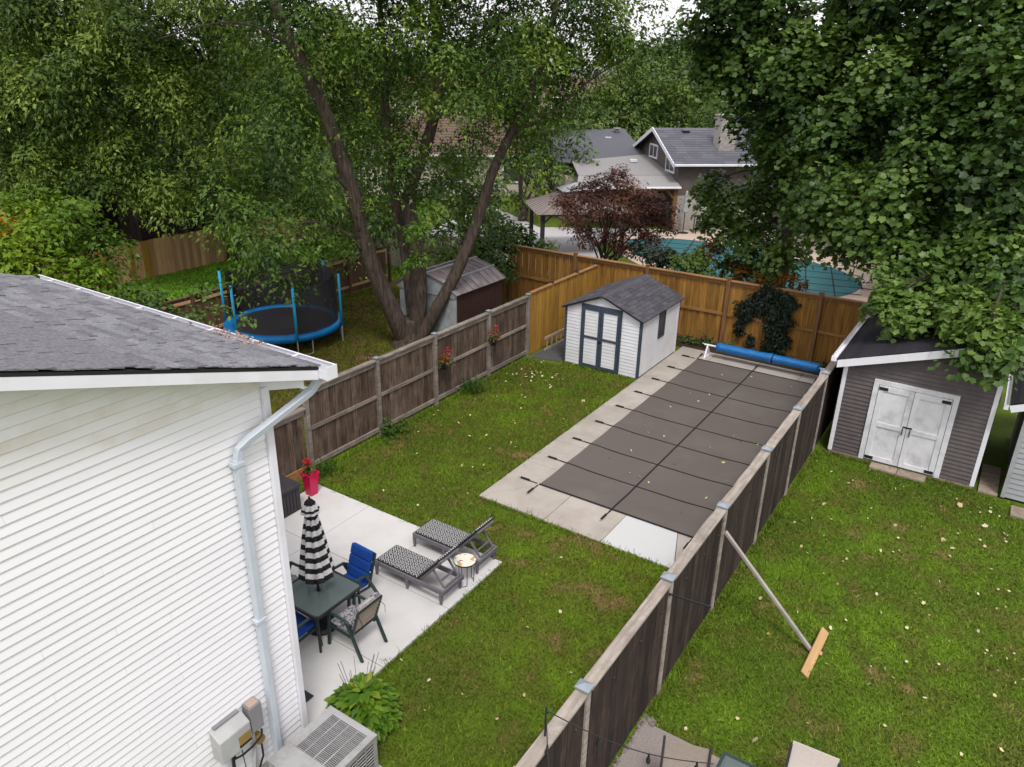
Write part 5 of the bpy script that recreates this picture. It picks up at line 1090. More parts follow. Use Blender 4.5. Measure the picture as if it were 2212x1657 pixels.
for r_ in range(15):
    x = -.47; yb = -.12 + r_ * .28 * math.cos(hsl); zb = 3.63 + r_ * .28 * math.sin(hsl)
    while x < 8.7:
        i = random.randrange(3); wd = (.5, .62, .75)[i]
        if r_ * .28 < 4.2:
            ob = bpy.data.objects.new('shingle', SMH[i]); COL.objects.link(ob); ob.parent = HR; ob.location = (x, yb, zb); ob.rotation_euler = (hsl, 0, 0)
        x += wd
for (ya, za, yb, zb) in ((-.12, 3.60, 3.94, 5.15), (3.94, 5.15, 7.77, 3.70)): MB().bar((-.47, ya, za - .06), (-.47, yb, zb - .06), .05, .2).build('rake_board', M['white'], H_)
MB().box(-.45, 9.3, -.24, -.11, 3.5, 3.62).build('gutter', M['white'], H_, bevel=.02)
def sash(y0, y1, z0, z1):
    w_ = MB().box(-.05, -.035, y0, y1, z0, z1).build('window', M['pane'], H_)
    f = MB(); t = .1
    f.box(-.08, -.03, y0 - t, y0, z0 - t, z1 + t); f.box(-.08, -.03, y1, y1 + t, z0 - t, z1 + t); f.box(-.08, -.03, y0, y1, z1, z1 + t); f.box(-.08, -.03, y0, y1, z0 - t, z0); f.box(-.07, -.052, (y0 + y1) / 2 - .03, (y0 + y1) / 2 + .03, z0, z1); f.build('frame', M['white'], w_)
sash(.95, 2.25, 3.08, 3.84); sash(4.0, 5.3, 3.5, 4.1)
MB().box(2.5, 3.4, 1.2, 2.1, 3.5, 5.95).build('chimney', M['brickpale'], H_)
for k in range(22):
    for i in range(4): 
        MB().box(2.49 + i * .226 + (k % 2) * .01, 2.49 + i * .226 + .21, 1.185, 1.2, 4.0 + k * .088, 4.0 + k * .088 + .075).build('brick', M['brickpale'], H_.children[-1] if False else [c for c in H_.children if c.name.startswith('chimney')][0])
MB().box(2.44, 3.46, 1.13, 2.17, 5.95, 6.03).build('chimney_cap', M['brickpale'], H_)
MB().box(1.1, 1.5, 3.2, 3.5, 4.93, 5.06).build('roof_vent', M['black'], H_)
br_ = MB().box(.02, 5.5, .26, .30, 0, 1.9).build('brick_wall', M['brickpale'], H_)
# low wing: flat tan roof with covered patio, dark hip roof behind
MB().box(-5.6, -.02, 3.2, 9, 0, 2.4).build('wing_wall', M['cream'], H_)
wrf = MB(); wrf.slab((-5.75, -.25, 2.45), (0, -.25, 2.45), (0, 1.3, 2.85), (-5.3, 1.3, 2.85), .08); wrf.build('porch_roof', M['shingle_tan'], H_)
MB().slab((-5.3, 1.3, 2.87), (-.03, 1.3, 2.87), (-.03, 6.1, 3.46), (-5.0, 4.4, 3.25), .06).build('wing_roof', M['shingle_tan'], H_)
MB().slab((-5.2, 4.3, 3.19), (-.03, 6.0, 3.40), (-.3, 10.2, 4.62), (-3.6, 9.6, 4.58), .08).build('hip_roof', M['shingle_n'], H_); MB().slab((-7.6, 7.5, 3.0), (-5.2, 4.3, 3.17), (-3.6, 9.6, 4.58), (-4.6, 9.8, 4.55), .08).build('hip_roof', M['shingle_n'], H_)
MB().box(-5.8, 0, -.36, -.25, 2.36, 2.46).build('porch_gutter', M['white'], H_, bevel=.02)
for x in (-.2, -3.1, -5.4):
    MB().box(x - .1, x + .1, -.1, .1, 0, 2.35).build('porch_post', M['cedar_post'], H_)
    if x > -5: MB().bar((x, 0, 1.75), (x - .55, 0, 2.3), .1, .1).build('brace', M['cedar_post'], H_)
MB().box(-5.5, 0, .02, .14, 2.2, 2.36).build('porch_beam', M['cedar_post'], H_)
for (x, y, z) in ((-1.6, 4.0, 3.24), (-2.0, 8.4, 4.1)): MB().box(x, x + .4, y, y + .3, z, z + .14).build('roof_vent', M['whitepaint'], H_)
MB().lathe((-1.0, 9.4, 4.35), [(.03, 0), (.03, .2), (.25, .34), (.26, .36)], 14).build('satellite_dish', M['boxgrey'], H_)
# patio of that yard, pool with teal cover
tag(MB().prism([(-26, 30), (-12, 26.2), (-12, 28), (-17.5, 34.0), (-16.2, 39.9), (-22, 36), (-28, 40)], .0, .03).build('concrete_yard', M['greyconc']), 'grey concrete yard below the gazebo', 'yard', kind='structure')
tag(MB().prism([(-17.2, 37.0), (-15.2, 40.15), (-8.0, 46.6), (-3.0, 43), (-5.0, 37.4), (-12, 38.6)], .0, .036).build('coping_terrace', M['tanstone']), 'tan terrace between the teal pool and the gabled house', 'terrace', kind='structure')
def smooth_loop(pts, n=10):
    out = []; m_ = len(pts)
    for i in range(m_):
        p0, p1, p2, p3 = (Vector((*pts[(i + k - 1) % m_], 0)) for k in range(4))
        for k in range(n):
            t = k / n; q = .5 * (2 * p1 + (p2 - p0) * t + (2 * p0 - 5 * p1 + 4 * p2 - p3) * t * t + (3 * p1 - p0 - 3 * p2 + p3) * t ** 3); out.append((q.x, q.y))
    return out
pool = smooth_loop([(-16.4, 35.6), (-15.8, 37.0), (-13.5, 38.0), (-9.8, 37.6), (-7.0, 36.7), (-5.3, 35.2), (-4.7, 33.5), (-5.4, 31.2), (-8, 30.2), (-11, 31), (-14, 32.8)])
cx_, cy_ = -10.5, 34.2
cop = [(cx_ + (x - cx_) * 1.10 + math.copysign(.35, x - cx_), cy_ + (y - cy_) * 1.16 + math.copysign(.35, y - cy_)) for x, y in pool]
tag(MB().prism(cop, 0, .045).build('pool_surround', M['tanstone']), 'tan concrete surround of the teal covered pool', 'pool deck', kind='structure')
tc_ = thing('teal_pool_cover', 'teal safety cover over the kidney-shaped pool beyond the fence', 'pool cover', (cx_, cy_, .05))
MB().prism(pool, .05, .06).build('sheet', M['teal'], tc_, world=True)
def inside(x, y):
    c_ = False
    for i in range(len(pool)):
        (x1, y1), (x2, y2) = pool[i], pool[i - 1]
        if (y1 > y) != (y2 > y) and x < (x2 - x1) * (y - y1) / (y2 - y1) + x1: c_ = not c_
    return c_
for d_, n_ in (((1, .25), (-.25, 1)), ((-.25, 1), (1, .25))):
    D_ = Vector((*d_, 0)).normalized(); Q_ = Vector((*n_, 0)).normalized()
    for k in range(-7, 8):
        b0 = Vector((cx_, cy_, 0)) + Q_ * k * 1.1; ts = [t * .1 for t in range(-90, 91) if inside(b0.x + D_.x * t * .1, b0.y + D_.y * t * .1)]
        if len(ts) > 4:
            a_, b2 = b0 + D_ * (min(ts) - .5), b0 + D_ * (max(ts) + .5); MB().bar((a_.x, a_.y, .066), (b2.x, b2.y, .066), .05, .008).build('strap', M['strap'], tc_, world=True)
# gazebo, parasol, stool
gz = thing('steel_gazebo', 'brown steel-roofed gazebo with dark posts beside the red maple', 'gazebo', (-17.6, 32.2, 0), math.radians(42))
for sx in (-1.9, 1.9):
    for sy in (-1.5, 1.5): MB().box(sx - .09, sx + .09, sy - .09, sy + .09, 0, 2.1).build('post', M['resin_dark'], gz); MB().bar((sx, sy, 1.6), (sx * .75, sy, 2.08), .06, .06).build('brace', M['resin_dark'], gz)
MB().box(-2, 2, -1.55, -1.45, 2.0, 2.14).build('beam', M['resin_dark'], gz); MB().box(-2, 2, 1.45, 1.55, 2.0, 2.14).build('beam', M['resin_dark'], gz); MB().box(-2, -1.9, -1.45, 1.45, 2.0, 2.138).build('beam', M['resin_dark'], gz); MB().box(1.9, 2, -1.45, 1.45, 2.0, 2.138).build('beam', M['resin_dark'], gz)
def hip(e0, e1, z0, t0, t1, z1, m_, nm):
    c0 = [(-e0, -e1, z0), (e0, -e1, z0), (e0, e1, z0), (-e0, e1, z0)]; c1 = [(-t0, -t1, z1), (t0, -t1, z1), (t0, t1, z1), (-t0, t1, z1)]
    for k in range(4):
        j = (k + 1) % 4; r = MB().slab(c0[k], c0[j], c1[j], c1[k], .03).build(nm, m_, gz)
        for q in range(9):
            t = (q + .5) / 9; a_ = Vector(c0[k]).lerp(Vector(c0[j]), t); b2 = Vector(c1[k]).lerp(Vector(c1[j]), t); MB().bar(a_ + Vector((0, 0, .015)), b2 + Vector((0, 0, .015)), .03, .02).build('roof_seam', m_, r)
hip(2.25, 1.85, 2.12, .7, .55, 2.85, M['gazebo'], 'roof_panel'); hip(.85, .7, 2.95, .1, .08, 3.25, M['palesiding'], 'vent_roof')
pu = onZ(*[v * 2212 / 2500 for v in (1340 + 1570 * .2082, 260 + 1490 * .2082)], 0)
ps = thing('folded_parasol', 'folded pale blue parasol against the brick wall', 'parasol', (pu.x, pu.y, 0))
MB().lathe((0, 0, 0), [(.3, 0), (.3, .06), (.05, .1)], 14).build('base', M['black'], ps); MB().tube([(0, 0, .05), (0, 0, 2.3)], .025, 8).build('pole', M['black'], ps)
MB().lathe((0, 0, 0), [(.16, 1.15), (.19, 1.2), (.12, 1.8), (.06, 2.25), (.02, 2.3)], 12).build('canopy', M['palesiding'], ps)
bs_ = thing('bar_table', 'tall black bar table by the brick wall', 'table', (pu.x + .75, pu.y + .45, 0), A_)
MB().box(-.3, .3, -.2, .2, .95, 1.0).build('top', M['black'], bs_)
for sx in (-.27, .27):
    for sy in (-.17, .17): MB().box(sx - .02, sx + .02, sy - .02, sy + .02, 0, .95).build('leg', M['black'], bs_)
# houses farther off
def far_house(name, label, c, rz, sx, sy, ze, zr, wall, roof_m, win=True):
    T = thing(name, label, 'house', (c[0], c[1], 0), rz)
    MB().box(-sx, sx, -sy, sy, 0, ze).build('wall', wall, T)
    r = MB(); e_ = .5
    r.add([(-sx - e_, -sy - e_, ze - .05), (sx + e_, -sy - e_, ze - .05), (sx + e_, sy + e_, ze - .05), (-sx - e_, sy + e_, ze - .05), (-sx * .45, 0, zr), (sx * .45, 0, zr)], [(0, 1, 5, 4), (1, 2, 5), (2, 3, 4, 5), (3, 0, 4), (3, 2, 1, 0)])
    R_ = r.build('roof', roof_m, T); 
    sl_ = math.atan2(zr - ze, sy + e_)
    for k in range(14):
        t = k / 14; a = Vector((-sx - e_, -sy - e_, ze - .05)).lerp(Vector((-sx * .45, 0, zr)), t); b_ = Vector((sx + e_, -sy - e_, ze - .05)).lerp(Vector((sx * .45, 0, zr)), t)
        MB().bar(a + Vector((0, 0, .006)), b_ + Vector((0, 0, .006)), .10, .012).build('shingle_course', roof_m, R_)
    for b0, b1 in (((-sx - e_, -sy - e_ - .06), (sx + e_, -sy - e_)),): MB().box(b0[0], b1[0], b0[1], b1[1], ze - .16, ze - .04).build('gutter', M['white'], T)
    if win:
        for x in (-sx * .6, 0, sx * .6):
            for z in ([1.0] if ze < 3.5 else [1.0, 3.6]):
                w_ = MB().box(x - .6, x + .6, -sy - .04, -sy - .02, z, z + 1.2).build('window', M['pane'], T)
                f = MB(); f.box(x - .7, x - .6, -sy - .07, -sy - .01, z - .1, z + 1.3); f.box(x + .6, x + .7, -sy - .07, -sy - .01, z - .1, z + 1.3); f.box(x - .6, x + .6, -sy - .07, -sy - .01, z + 1.2, z + 1.3); f.box(x - .6, x + .6, -sy - .07, -sy - .01, z - .1, z); f.build('frame', M['white'], w_)
    return T
far_house('brown_roof_house', 'cream bungalow with brown hip roof behind the silver maple', (-35, 45.5), math.radians(36), 6.5, 4.6, 2.8, 4.9, M['cream'], M['shingle_brown'])
far_house('tan_house', 'pinkish two-storey house with dark window far between the trees', (-46.5, 86), math.radians(30), 5.5, 4.5, 5.0, 7.2, M['pinkwall'], M['shingle_brown'])
far_house('cream_house', 'cream house glimpsed far behind the maple limbs', (-62, 78), math.radians(38), 7, 5, 5.2, 7.4, M['cream'], M['shingle_brown'])
far_house('white_wall_house', 'pale house high in the distance left of the locust trees', (-58, 112), math.radians(30), 7, 5, 5.5, 8.0, M['whitepaint'], M['shingle'])
ff = thing('far_plank_fence', 'weathered plank fence between the far houses', 'fence', (-42, 85.5, 0), math.radians(33))
for k in range(40): MB().box(-4 + k * .3, -4 + k * .3 + .28, 0, .03, 0, 2.4).build('board', M['palecap'], ff)

# ================================================================== trees
def blobs(L): return [(tuple(at(x, y, D)), r) for x, y, D, r in L]
def far_tree(name, label, px, D, base_h, spread, top_h, lm, n=16, per=1.3, size=.34, group=None, bare=.25, nleaf=13):
    """a whole round-headed tree standing at distance D on the sight line px"""
    r = ray(px, 300); t = D / math.hypot(r.x, r.y); x, y = r.x * t, r.y * t
    T = thing(name, label, 'tree', (x, y, 0), group=group); mb = MB()
    limb(mb, [(x, y, -.1), (x + .2, y, base_h * .6), (x + .1, y + .2, base_h)], .28, .2, 7)
    B = []; H2 = (top_h - base_h)
    for i in range(n):
        a = i * 2.4; q = (i + .5) / n; rr = spread * (.30 + .70 * math.sqrt(random.random())) * math.sin(math.pi * min(.95, .22 + .72 * q)); z = base_h + H2 * q * .88
        B.append(((x + rr * math.cos(a), y + rr * math.sin(a), z), spread * random.uniform(.30, .46)))
    for i in range(0, n, 2): limb(mb, [(x, y, base_h * random.uniform(.7, 1)), tuple((Vector(B[i][0]) + Vector((x, y, base_h))) / 2), B[i][0]], .12, .03, 5)
    mb.build('trunk', M['bark_dark'], T, world=True)
    crown('crown', T, B, 'oval', lm, per, nleaf, spread * .17, size)
    return T
# --- silver maple
b0 = Vector((-15.3, 17.35, 0)); sm = thing('silver_maple', 'big multi-stemmed maple with leaning trunks behind the weathered fence', 'tree', tuple(b0))
mb = MB()
limb(mb, [b0 + Vector((-.15, 0, -.1)), at(860, 700, 22.9), at(800, 560, 22.7), at(762, 420, 22.6), at(705, 250, 22.5), at(640, 110, 22.4), at(590, 0, 22.3), at(540, -120, 22.2)], .32, .11, 14)
limb(mb, [b0 + Vector((.05, .1, -.1)), at(905, 640, 23.1), at(900, 540, 23.3), at(885, 420, 23.6), at(925, 300, 24), at(948, 180, 24.3), at(942, 60, 24.5), at(930, -80, 24.6)], .30, .11, 14)
limb(mb, [b0 + Vector((.2, .05, -.05)), at(930, 690, 22.9), at(985, 590, 22.8), at(1030, 480, 22.9), at(1065, 370, 23), at(1105, 285, 23.2), at(1150, 190, 23.5), at(1190, 60, 23.8), at(1225, -80, 24)], .24, .07, 14)
limb(mb, [b0 + Vector((0, .3, -.1)), at(880, 560, 24), at(860, 470, 24.6), at(840, 330, 25.2), at(830, 160, 25.5), at(820, 0, 25.6)], .24, .08, 10)
limb(mb, [b0 + Vector((-.05, -.05, -.05)), b0 + Vector((-.05, -.05, .35)), b0 + Vector((0, 0, .9))], .62, .30, 14)
for A in ([(705, 250, 22.5), (690, 190, 22.9), (700, 110, 23.4), (690, 40, 23.6)], [(762, 420, 22.6), (700, 360, 22), (640, 330, 21.7), (560, 310, 21.5)], [(930, 270, 24.1), (985, 220, 23.4), (1040, 160, 22.5), (1100, 110, 22)], [(1105, 285, 23.2), (1180, 250, 24), (1280, 170, 24.3), (1380, 110, 24)],
          [(800, 560, 22.7), (740, 500, 22.1), (660, 480, 21.5), (600, 520, 21), (570, 600, 20.6)], [(640, 110, 22.4), (560, 60, 22.8), (470, 50, 23.5), (340, 85, 24)], [(948, 180, 24.3), (1020, 100, 25), (1090, 20, 25.4)], [(830, 160, 25.5), (770, 90, 25.8), (720, 0, 26)]):
    limb(mb, [at(*p) for p in A], .06, .014, 7)
mb.build('trunk', M['barkm'], sm, smooth=True, world=True)
crown('crown', sm, blobs([(560, 470, 21, 1.1), (600, 545, 20.6, .85), (640, 610, 20.4, .5), (520, 400, 22, 1.2), (490, 500, 22, .8), (645, 340, 21.6, .8), (1010, 200, 21.6, 1.0), (1065, 130, 22, 1.1), (965, 110, 22, .8), (1125, 235, 22.6, .8), (720, 60, 22, .9), (545, 600, 20.8, .45), (600, 250, 21.6, 1.0),
     (560, 250, 25, 1.7), (600, 100, 25, 1.9), (760, 160, 26, 1.8), (845, 60, 26.4, 1.8), (800, 330, 26.4, 1.3), (830, 430, 26, 1.2), (1000, 330, 26.5, 1.1), (1140, 310, 26, 1.0), (1160, 110, 25, 1.6), (1255, 50, 24.6, 1.4), (1345, 50, 24.2, 1.1), (1420, 90, 24, .7), (1300, 140, 24.6, .8), (1215, 220, 25, 1.1), (1030, 430, 27, 1.1), (950, 510, 27, 1.1), (760, 490, 26.4, 1.2), (690, 530, 26.4, 1.0), (700, 430, 26, 1.2), (1050, 540, 27.4, .8), (1040, 10, 25, 1.6), (880, -90, 25, 2.2), (690, -110, 25, 2.2), (1190, -90, 25, 2.0), (500, -80, 25, 2.3), (1350, -60, 25, 1.6), (660, 200, 25.6, 1.4), (1080, 230, 26, 1.3), (900, 200, 26.6, 1.2), (860, 400, 22.6, .8), (800, 460, 22.4, .6), (830, 300, 23, .9), (770, 270, 22, .6), (880, 340, 22.8, .7), (1010, 450, 23.6, .7), (960, 400, 23.4, .6), (1150, 330, 22.8, .5), (860, 180, 22.8, .9), (780, 90, 22.4, 1.0), (900, 80, 22.6, .8), (690, 410, 22, .7), (930, 30, 22.6, 1.0), (620, 30, 22, .8), (1180, 130, 23, .8), (1150, 60, 23, .9), (1220, 0, 23.4, .9), (1120, 180, 23, .5), (1400, 20, 24.4, .8), (1440, 50, 24.2, .5), (1010, 280, 23, .6), (720, 330, 22.2, .5), (940, 240, 23.4, .6), (650, 150, 21.8, .5), (940, 150, 27.5, 1.4), (1050, 320, 27.5, 1.0), (1130, 170, 27, 1.3), (860, 280, 27.5, 1.2), (720, 240, 27, 1.3), (1000, 60, 27, 1.5), (1240, 130, 26, 1.0), (1180, 250, 27, 1.0), (780, 20, 26, 1.4), (640, 0, 25.5, 1.4), (1290, 60, 25.4, .9), (1100, 50, 26, 1.4), (900, 380, 27.5, 1.0), (1100, 400, 27, .7)]), 'silver', 'silver', 2.6, 42, .56, .150, .8, .8, .35, 2.2, -1.3)
crown('upper_crown', sm, [((-16, 17.5, 14), (4.6, 4.4, 3)), ((-19.5, 15, 12.5), (3.6, 3.6, 2.4)), ((-13, 19.5, 13), (3.4, 3.6, 2.6)), ((-17, 21, 12.5), (3.6, 3.4, 2.6))], 'silver', 'silver', .9, 34, .8, .24, .6, .8, .3)
crown('young_shoots', sm, blobs([(905, 500, 22.3, .42), (890, 560, 22.2, .36), (920, 455, 22.4, .3), (745, 115, 24, .35)]), 'silver', 'bright', 9, 14, .25, .15)['kind'] = 'stuff'
# --- tall elms on the far left
for nm, lab, base, L in (
  ('elm_tree', 'tall tree with thick dark trunk above the tan fence', at(290, 560, 37), [(60, 60, 35, 2.8), (210, 40, 35, 2.8), (340, 60, 34, 2.6), (210, 220, 32.5, 2.2), (330, 220, 32.5, 2.2), (150, 350, 32, 1.6), (285, 330, 31.5, 1.5), (380, 370, 30.5, 1.5), (240, 130, 31, 1.8), (120, 140, 32, 2.0), (220, 390, 31, 1.1), (200, -50, 33, 2.4), (340, -50, 33, 2.4), (80, -60, 34, 2.6), (270, 0, 31, 1.6)]),
  ('elm_tree', 'tall tree filling the far left behind the yellowing tree', at(60, 560, 37), [(0, 60, 36, 3), (70, 210, 34, 2.4), (40, 330, 34, 2.2), (-60, 200, 35, 3), (10, 430, 33.5, 1.6), (90, 430, 32.5, 1.2), (150, 260, 35, 2.5), (-40, 400, 34, 2), (40, 130, 33, 1.7)]),
  ('elm_tree', 'tall leafy tree between the trampoline and the tan fence corner', at(510, 540, 36), [(450, 120, 32, 2.2), (440, 260, 31, 2.0), (460, 380, 29.8, 1.4), (430, 425, 29.2, .8), (540, 330, 31.5, 1.8), (500, 200, 31, 1.7), (400, 190, 30.5, 1.4), (600, 420, 32, 1.5), (540, 470, 31.5, 1.2), (420, 20, 32, 2.2), (650, 480, 32, 1.2), (480, -40, 31, 2.2), (520, 60, 31, 1.8), (400, 80, 30.5, 1.4)])):
    T = thing(nm, lab, 'tree', (base.x, base.y, 0), group='tall trees at the far left'); mb = MB(); c0 = Vector((base.x, base.y, 0))
    BB = blobs(L); limb(mb, [c0, c0 + Vector((.1, 0, 2.5)), c0 + Vector((-.2, .1, 6)), c0 + Vector((0, .2, 10)), c0 + Vector((.2, 0, 14))], .48, .16, 11)
    for c_, r in BB:
        c_ = Vector(c_); s_ = c0 + Vector((0, 0, max(2.0, c_.z - 2.2))); limb(mb, [s_, (s_ + c_) / 2 + Vector((0, 0, .5)), c_], .13, .025, 6)
    mb.build('trunk', M['bark_dark'], T, smooth=True, world=True)
    crown('crown', T, BB, 'silver', 'silver2', 2.1, 44, .74, .180, .9, .8, .35, 3.2)
# --- yellowing fruit tree and shrubs behind the roof
bq = at(110, 600, 23); ft = thing('yellowing_tree', 'small yellow-green tree flecked with orange behind the roof', 'tree', (bq.x, bq.y, 0)); mb = MB()
FB = blobs([(30, 480, 23.5, 1.1), (125, 465, 23.5, 1.1), (205, 530, 23, .95), (85, 560, 22.5, 1.1), (15, 570, 22.4, 1.1), (215, 575, 22.6, .6), (150, 600, 22, .9), (60, 620, 22, .9), (-40, 520, 23, 1.2), (230, 640, 22, .7)])
for c_, r in FB: limb(mb, [(bq.x, bq.y, 0), (bq.x, bq.y, 1.2), tuple((Vector(c_) + Vector((bq.x, bq.y, 1.5))) / 2), c_], .09, .02, 6)
mb.build('trunk', M['bark_dark'], ft, world=True); crown('crown', ft, FB, 'oval', 'fruit', 4, 28, .42, .14, .6, .8, .3)
for lab, L in (('dark leafy sapling behind the gutter near the roof corner', [(330, 665, 20.5, .55), (295, 635, 21, .5), (365, 700, 20, .55), (270, 670, 21, .6)]), ('thin sapling reaching over the trampoline pad', [(410, 690, 19.2, .45), (440, 640, 19.6, .4), (475, 680, 19.0, .28), (400, 740, 19, .5), (530, 685, 18.8, .18)]), ('young dark bush beneath the yellowing tree', [(260, 690, 20.6, .8), (200, 680, 21, .8), (320, 730, 20, .7)])):
    BB = blobs(L); c0 = Vector(BB[0][0]); T = thing('sapling', lab, 'sapling', (c0.x, c0.y, 0), group='saplings behind the house roof'); mb = MB()
    for c_, r in BB: limb(mb, [(c0.x, c0.y, 0), ((c0.x + c_[0]) / 2, (c0.y + c_[1]) / 2, c_[2] * .5), c_], .035, .01, 5)
    mb.build('trunk', M['bark_dark'], T, world=True); crown('crown', T, BB, 'oval', 'bush', 8, 13, .25, .13, .3, .7, .2)
# --- norway maple over the sheds
nm0 = Vector((.35, 23.4, 0)); nm_ = thing('norway_maple', 'huge dark maple with lobed leaves overhanging the grey shed roof', 'tree', tuple(nm0)); mb = MB()
limb(mb, [nm0, nm0 + Vector((-.05, 0, 2)), nm0 + Vector((0, .1, 4)), nm0 + Vector((.2, .2, 7)), nm0 + Vector((.1, .4, 11))], .45, .18, 12)
NB = blobs([(1930, 640, 18.9, .5), (1995, 668, 18.7, .42), (2055, 650, 18.8, .42), (2140, 690, 17.5, .48), (2110, 755, 17.2, .30), (2175, 735, 17.3, .36), (2060, 600, 19.8, .8), (2170, 610, 19.2, .7), (1965, 600, 20.4, .7),
   (1855, 505, 22.5, .75), (1905, 470, 22.3, 1.2), (2000, 510, 21.6, 1.1), (2100, 500, 21.2, 1.1), (2195, 470, 20.8, 1.1), (1780, 470, 24, 1.1), (1765, 520, 24, .5), (1830, 380, 23.3, 1.3), (1950, 390, 22.2, 1.3), (2080, 390, 21.8, 1.3), (2205, 350, 21.2, 1.3),
   (1820, 235, 24.3, 1.6), (1800, 120, 25, 1.5), (1925, 260, 23.2, 1.5), (1935, 150, 24, 1.5), (2045, 270, 22.6, 1.5), (2070, 150, 24, 1.4), (2165, 220, 22.7, 1.5), (2195, 90, 23, 1.6), (1850, 20, 25.5, 1.2), (1985, 30, 25, 1.3), (2120, -10, 24, 1.6), (2290, 200, 22, 2), (2290, 420, 21.5, 1.8), (2270, 600, 20, 1.0), (1990, -90, 25, 2.2), (2250, -40, 24, 2.2)])
for c_, r in NB:
    c_ = Vector(c_); s_ = nm0 + Vector((0, .1, min(9, max(3.0, c_.z + .3)))); limb(mb, [s_, (s_ * .5 + c_ * .5) + Vector((0, 0, .55)), c_], .11, .018, 6)
mb.build('trunk', M['bark_dark'], nm_, smooth=True, world=True)
crown('crown', nm_, NB[9:], 'norway', 'norway', 3.9, 36, .46, .138, .85, .9, .35, 2.1, -1.0)
crown('crown', nm_, NB[:9] + blobs([(1950, 650, 18.8, .45), (2020, 640, 19, .45), (2100, 650, 18.3, .5), (2150, 740, 17.3, .36), (2190, 690, 17.6, .4), (2080, 690, 18, .32), (2130, 560, 20, .8), (2030, 560, 20.5, .7), (2200, 560, 20, .8)]), 'norway', 'norway', 4.4, 34, .40, .132, .85, .9, .3)
n2 = at(1690, 560, 26.6); t2 = thing('broad_maple', 'dark maple drooping over the cedar fence towards the teal pool', 'tree', (n2.x, n2.y, 0)); mb = MB(); n20 = Vector((n2.x, n2.y, 0))
limb(mb, [n20, n20 + Vector((0, .1, 3)), n20 + Vector((.3, 0, 7)), n20 + Vector((.2, .2, 11))], .3, .12, 10)
NB2 = blobs([(1535, 395, 28, .7), (1565, 455, 28, .85), (1625, 420, 27.4, 1.0), (1640, 505, 27, .85), (1615, 555, 27, .5), (1700, 410, 26, 1.2), (1700, 530, 26, .6), (1665, 320, 27, 1.0), (1655, 590, 26.5, .35), (1655, 225, 26.4, 1.3), (1605, 130, 26, 1.2), (1590, 40, 26, 1.2), (1700, 130, 25.6, 1.5), (1730, 280, 25, 1.4), (1700, 20, 26, 1.4), (1560, 110, 26.4, .7), (1620, 345, 27.6, .6), (1620, -70, 26, 1.6), (1760, 400, 25, 1.1), (1530, 60, 26.6, .6), (1505, 20, 26.6, .6), (1540, 110, 26.4, .5), (1500, 90, 26.8, .3), (1600, 500, 27.2, .7), (1590, 555, 27, .55), (1680, 565, 26.3, .5), (1630, 585, 26.5, .45)])
for c_, r in NB2:
    c_ = Vector(c_); s_ = n20 + Vector((0, .1, min(9, max(2.6, c_.z + .2)))); limb(mb, [s_, (s_ * .5 + c_ * .5) + Vector((0, 0, .5)), c_], .09, .016, 6)
mb.build('trunk', M['bark_dark'], t2, smooth=True, world=True); crown('crown', t2, NB2, 'norway', 'norway', 3.9, 34, .46, .134, .85, .9, .3, 2.1, -1.9)
# --- red maple
r0 = at(1310, 600, 31.5); r0.z = 0; rm = thing('red_japanese_maple', 'dark red japanese maple behind the cedar fence', 'tree', tuple(r0)); mb = MB()
RB = blobs([(1335, 372, 31.6, .45), (1310, 395, 31.8, .5), (1280, 410, 31.8, .7), (1350, 412, 31.5, .75), (1240, 435, 31.8, .7), (1400, 430, 31.5, .7), (1425, 455, 31.4, .65), (1300, 450, 31, .9), (1370, 470, 31, .9), (1230, 470, 31.4, .55), (1440, 485, 31, .4), (1320, 510, 31, .6), (1265, 505, 31, .55), (1400, 515, 30.6, .5), (1215, 430, 31.8, .4), (1360, 535, 30.8, .4)])
for c_, r in RB: limb(mb, [r0, r0 + Vector((random.uniform(-.3, .3), random.uniform(-.2, .2), .7)), (r0 + Vector(c_)) / 2 + Vector((0, 0, .5)), c_], .06, .016, 6)
mb.build('trunk', M['bark_dark'], rm, world=True); crown('crown', rm, RB, 'silver', 'red', 15, 15, .27, .14, .25, 1.3, .25)
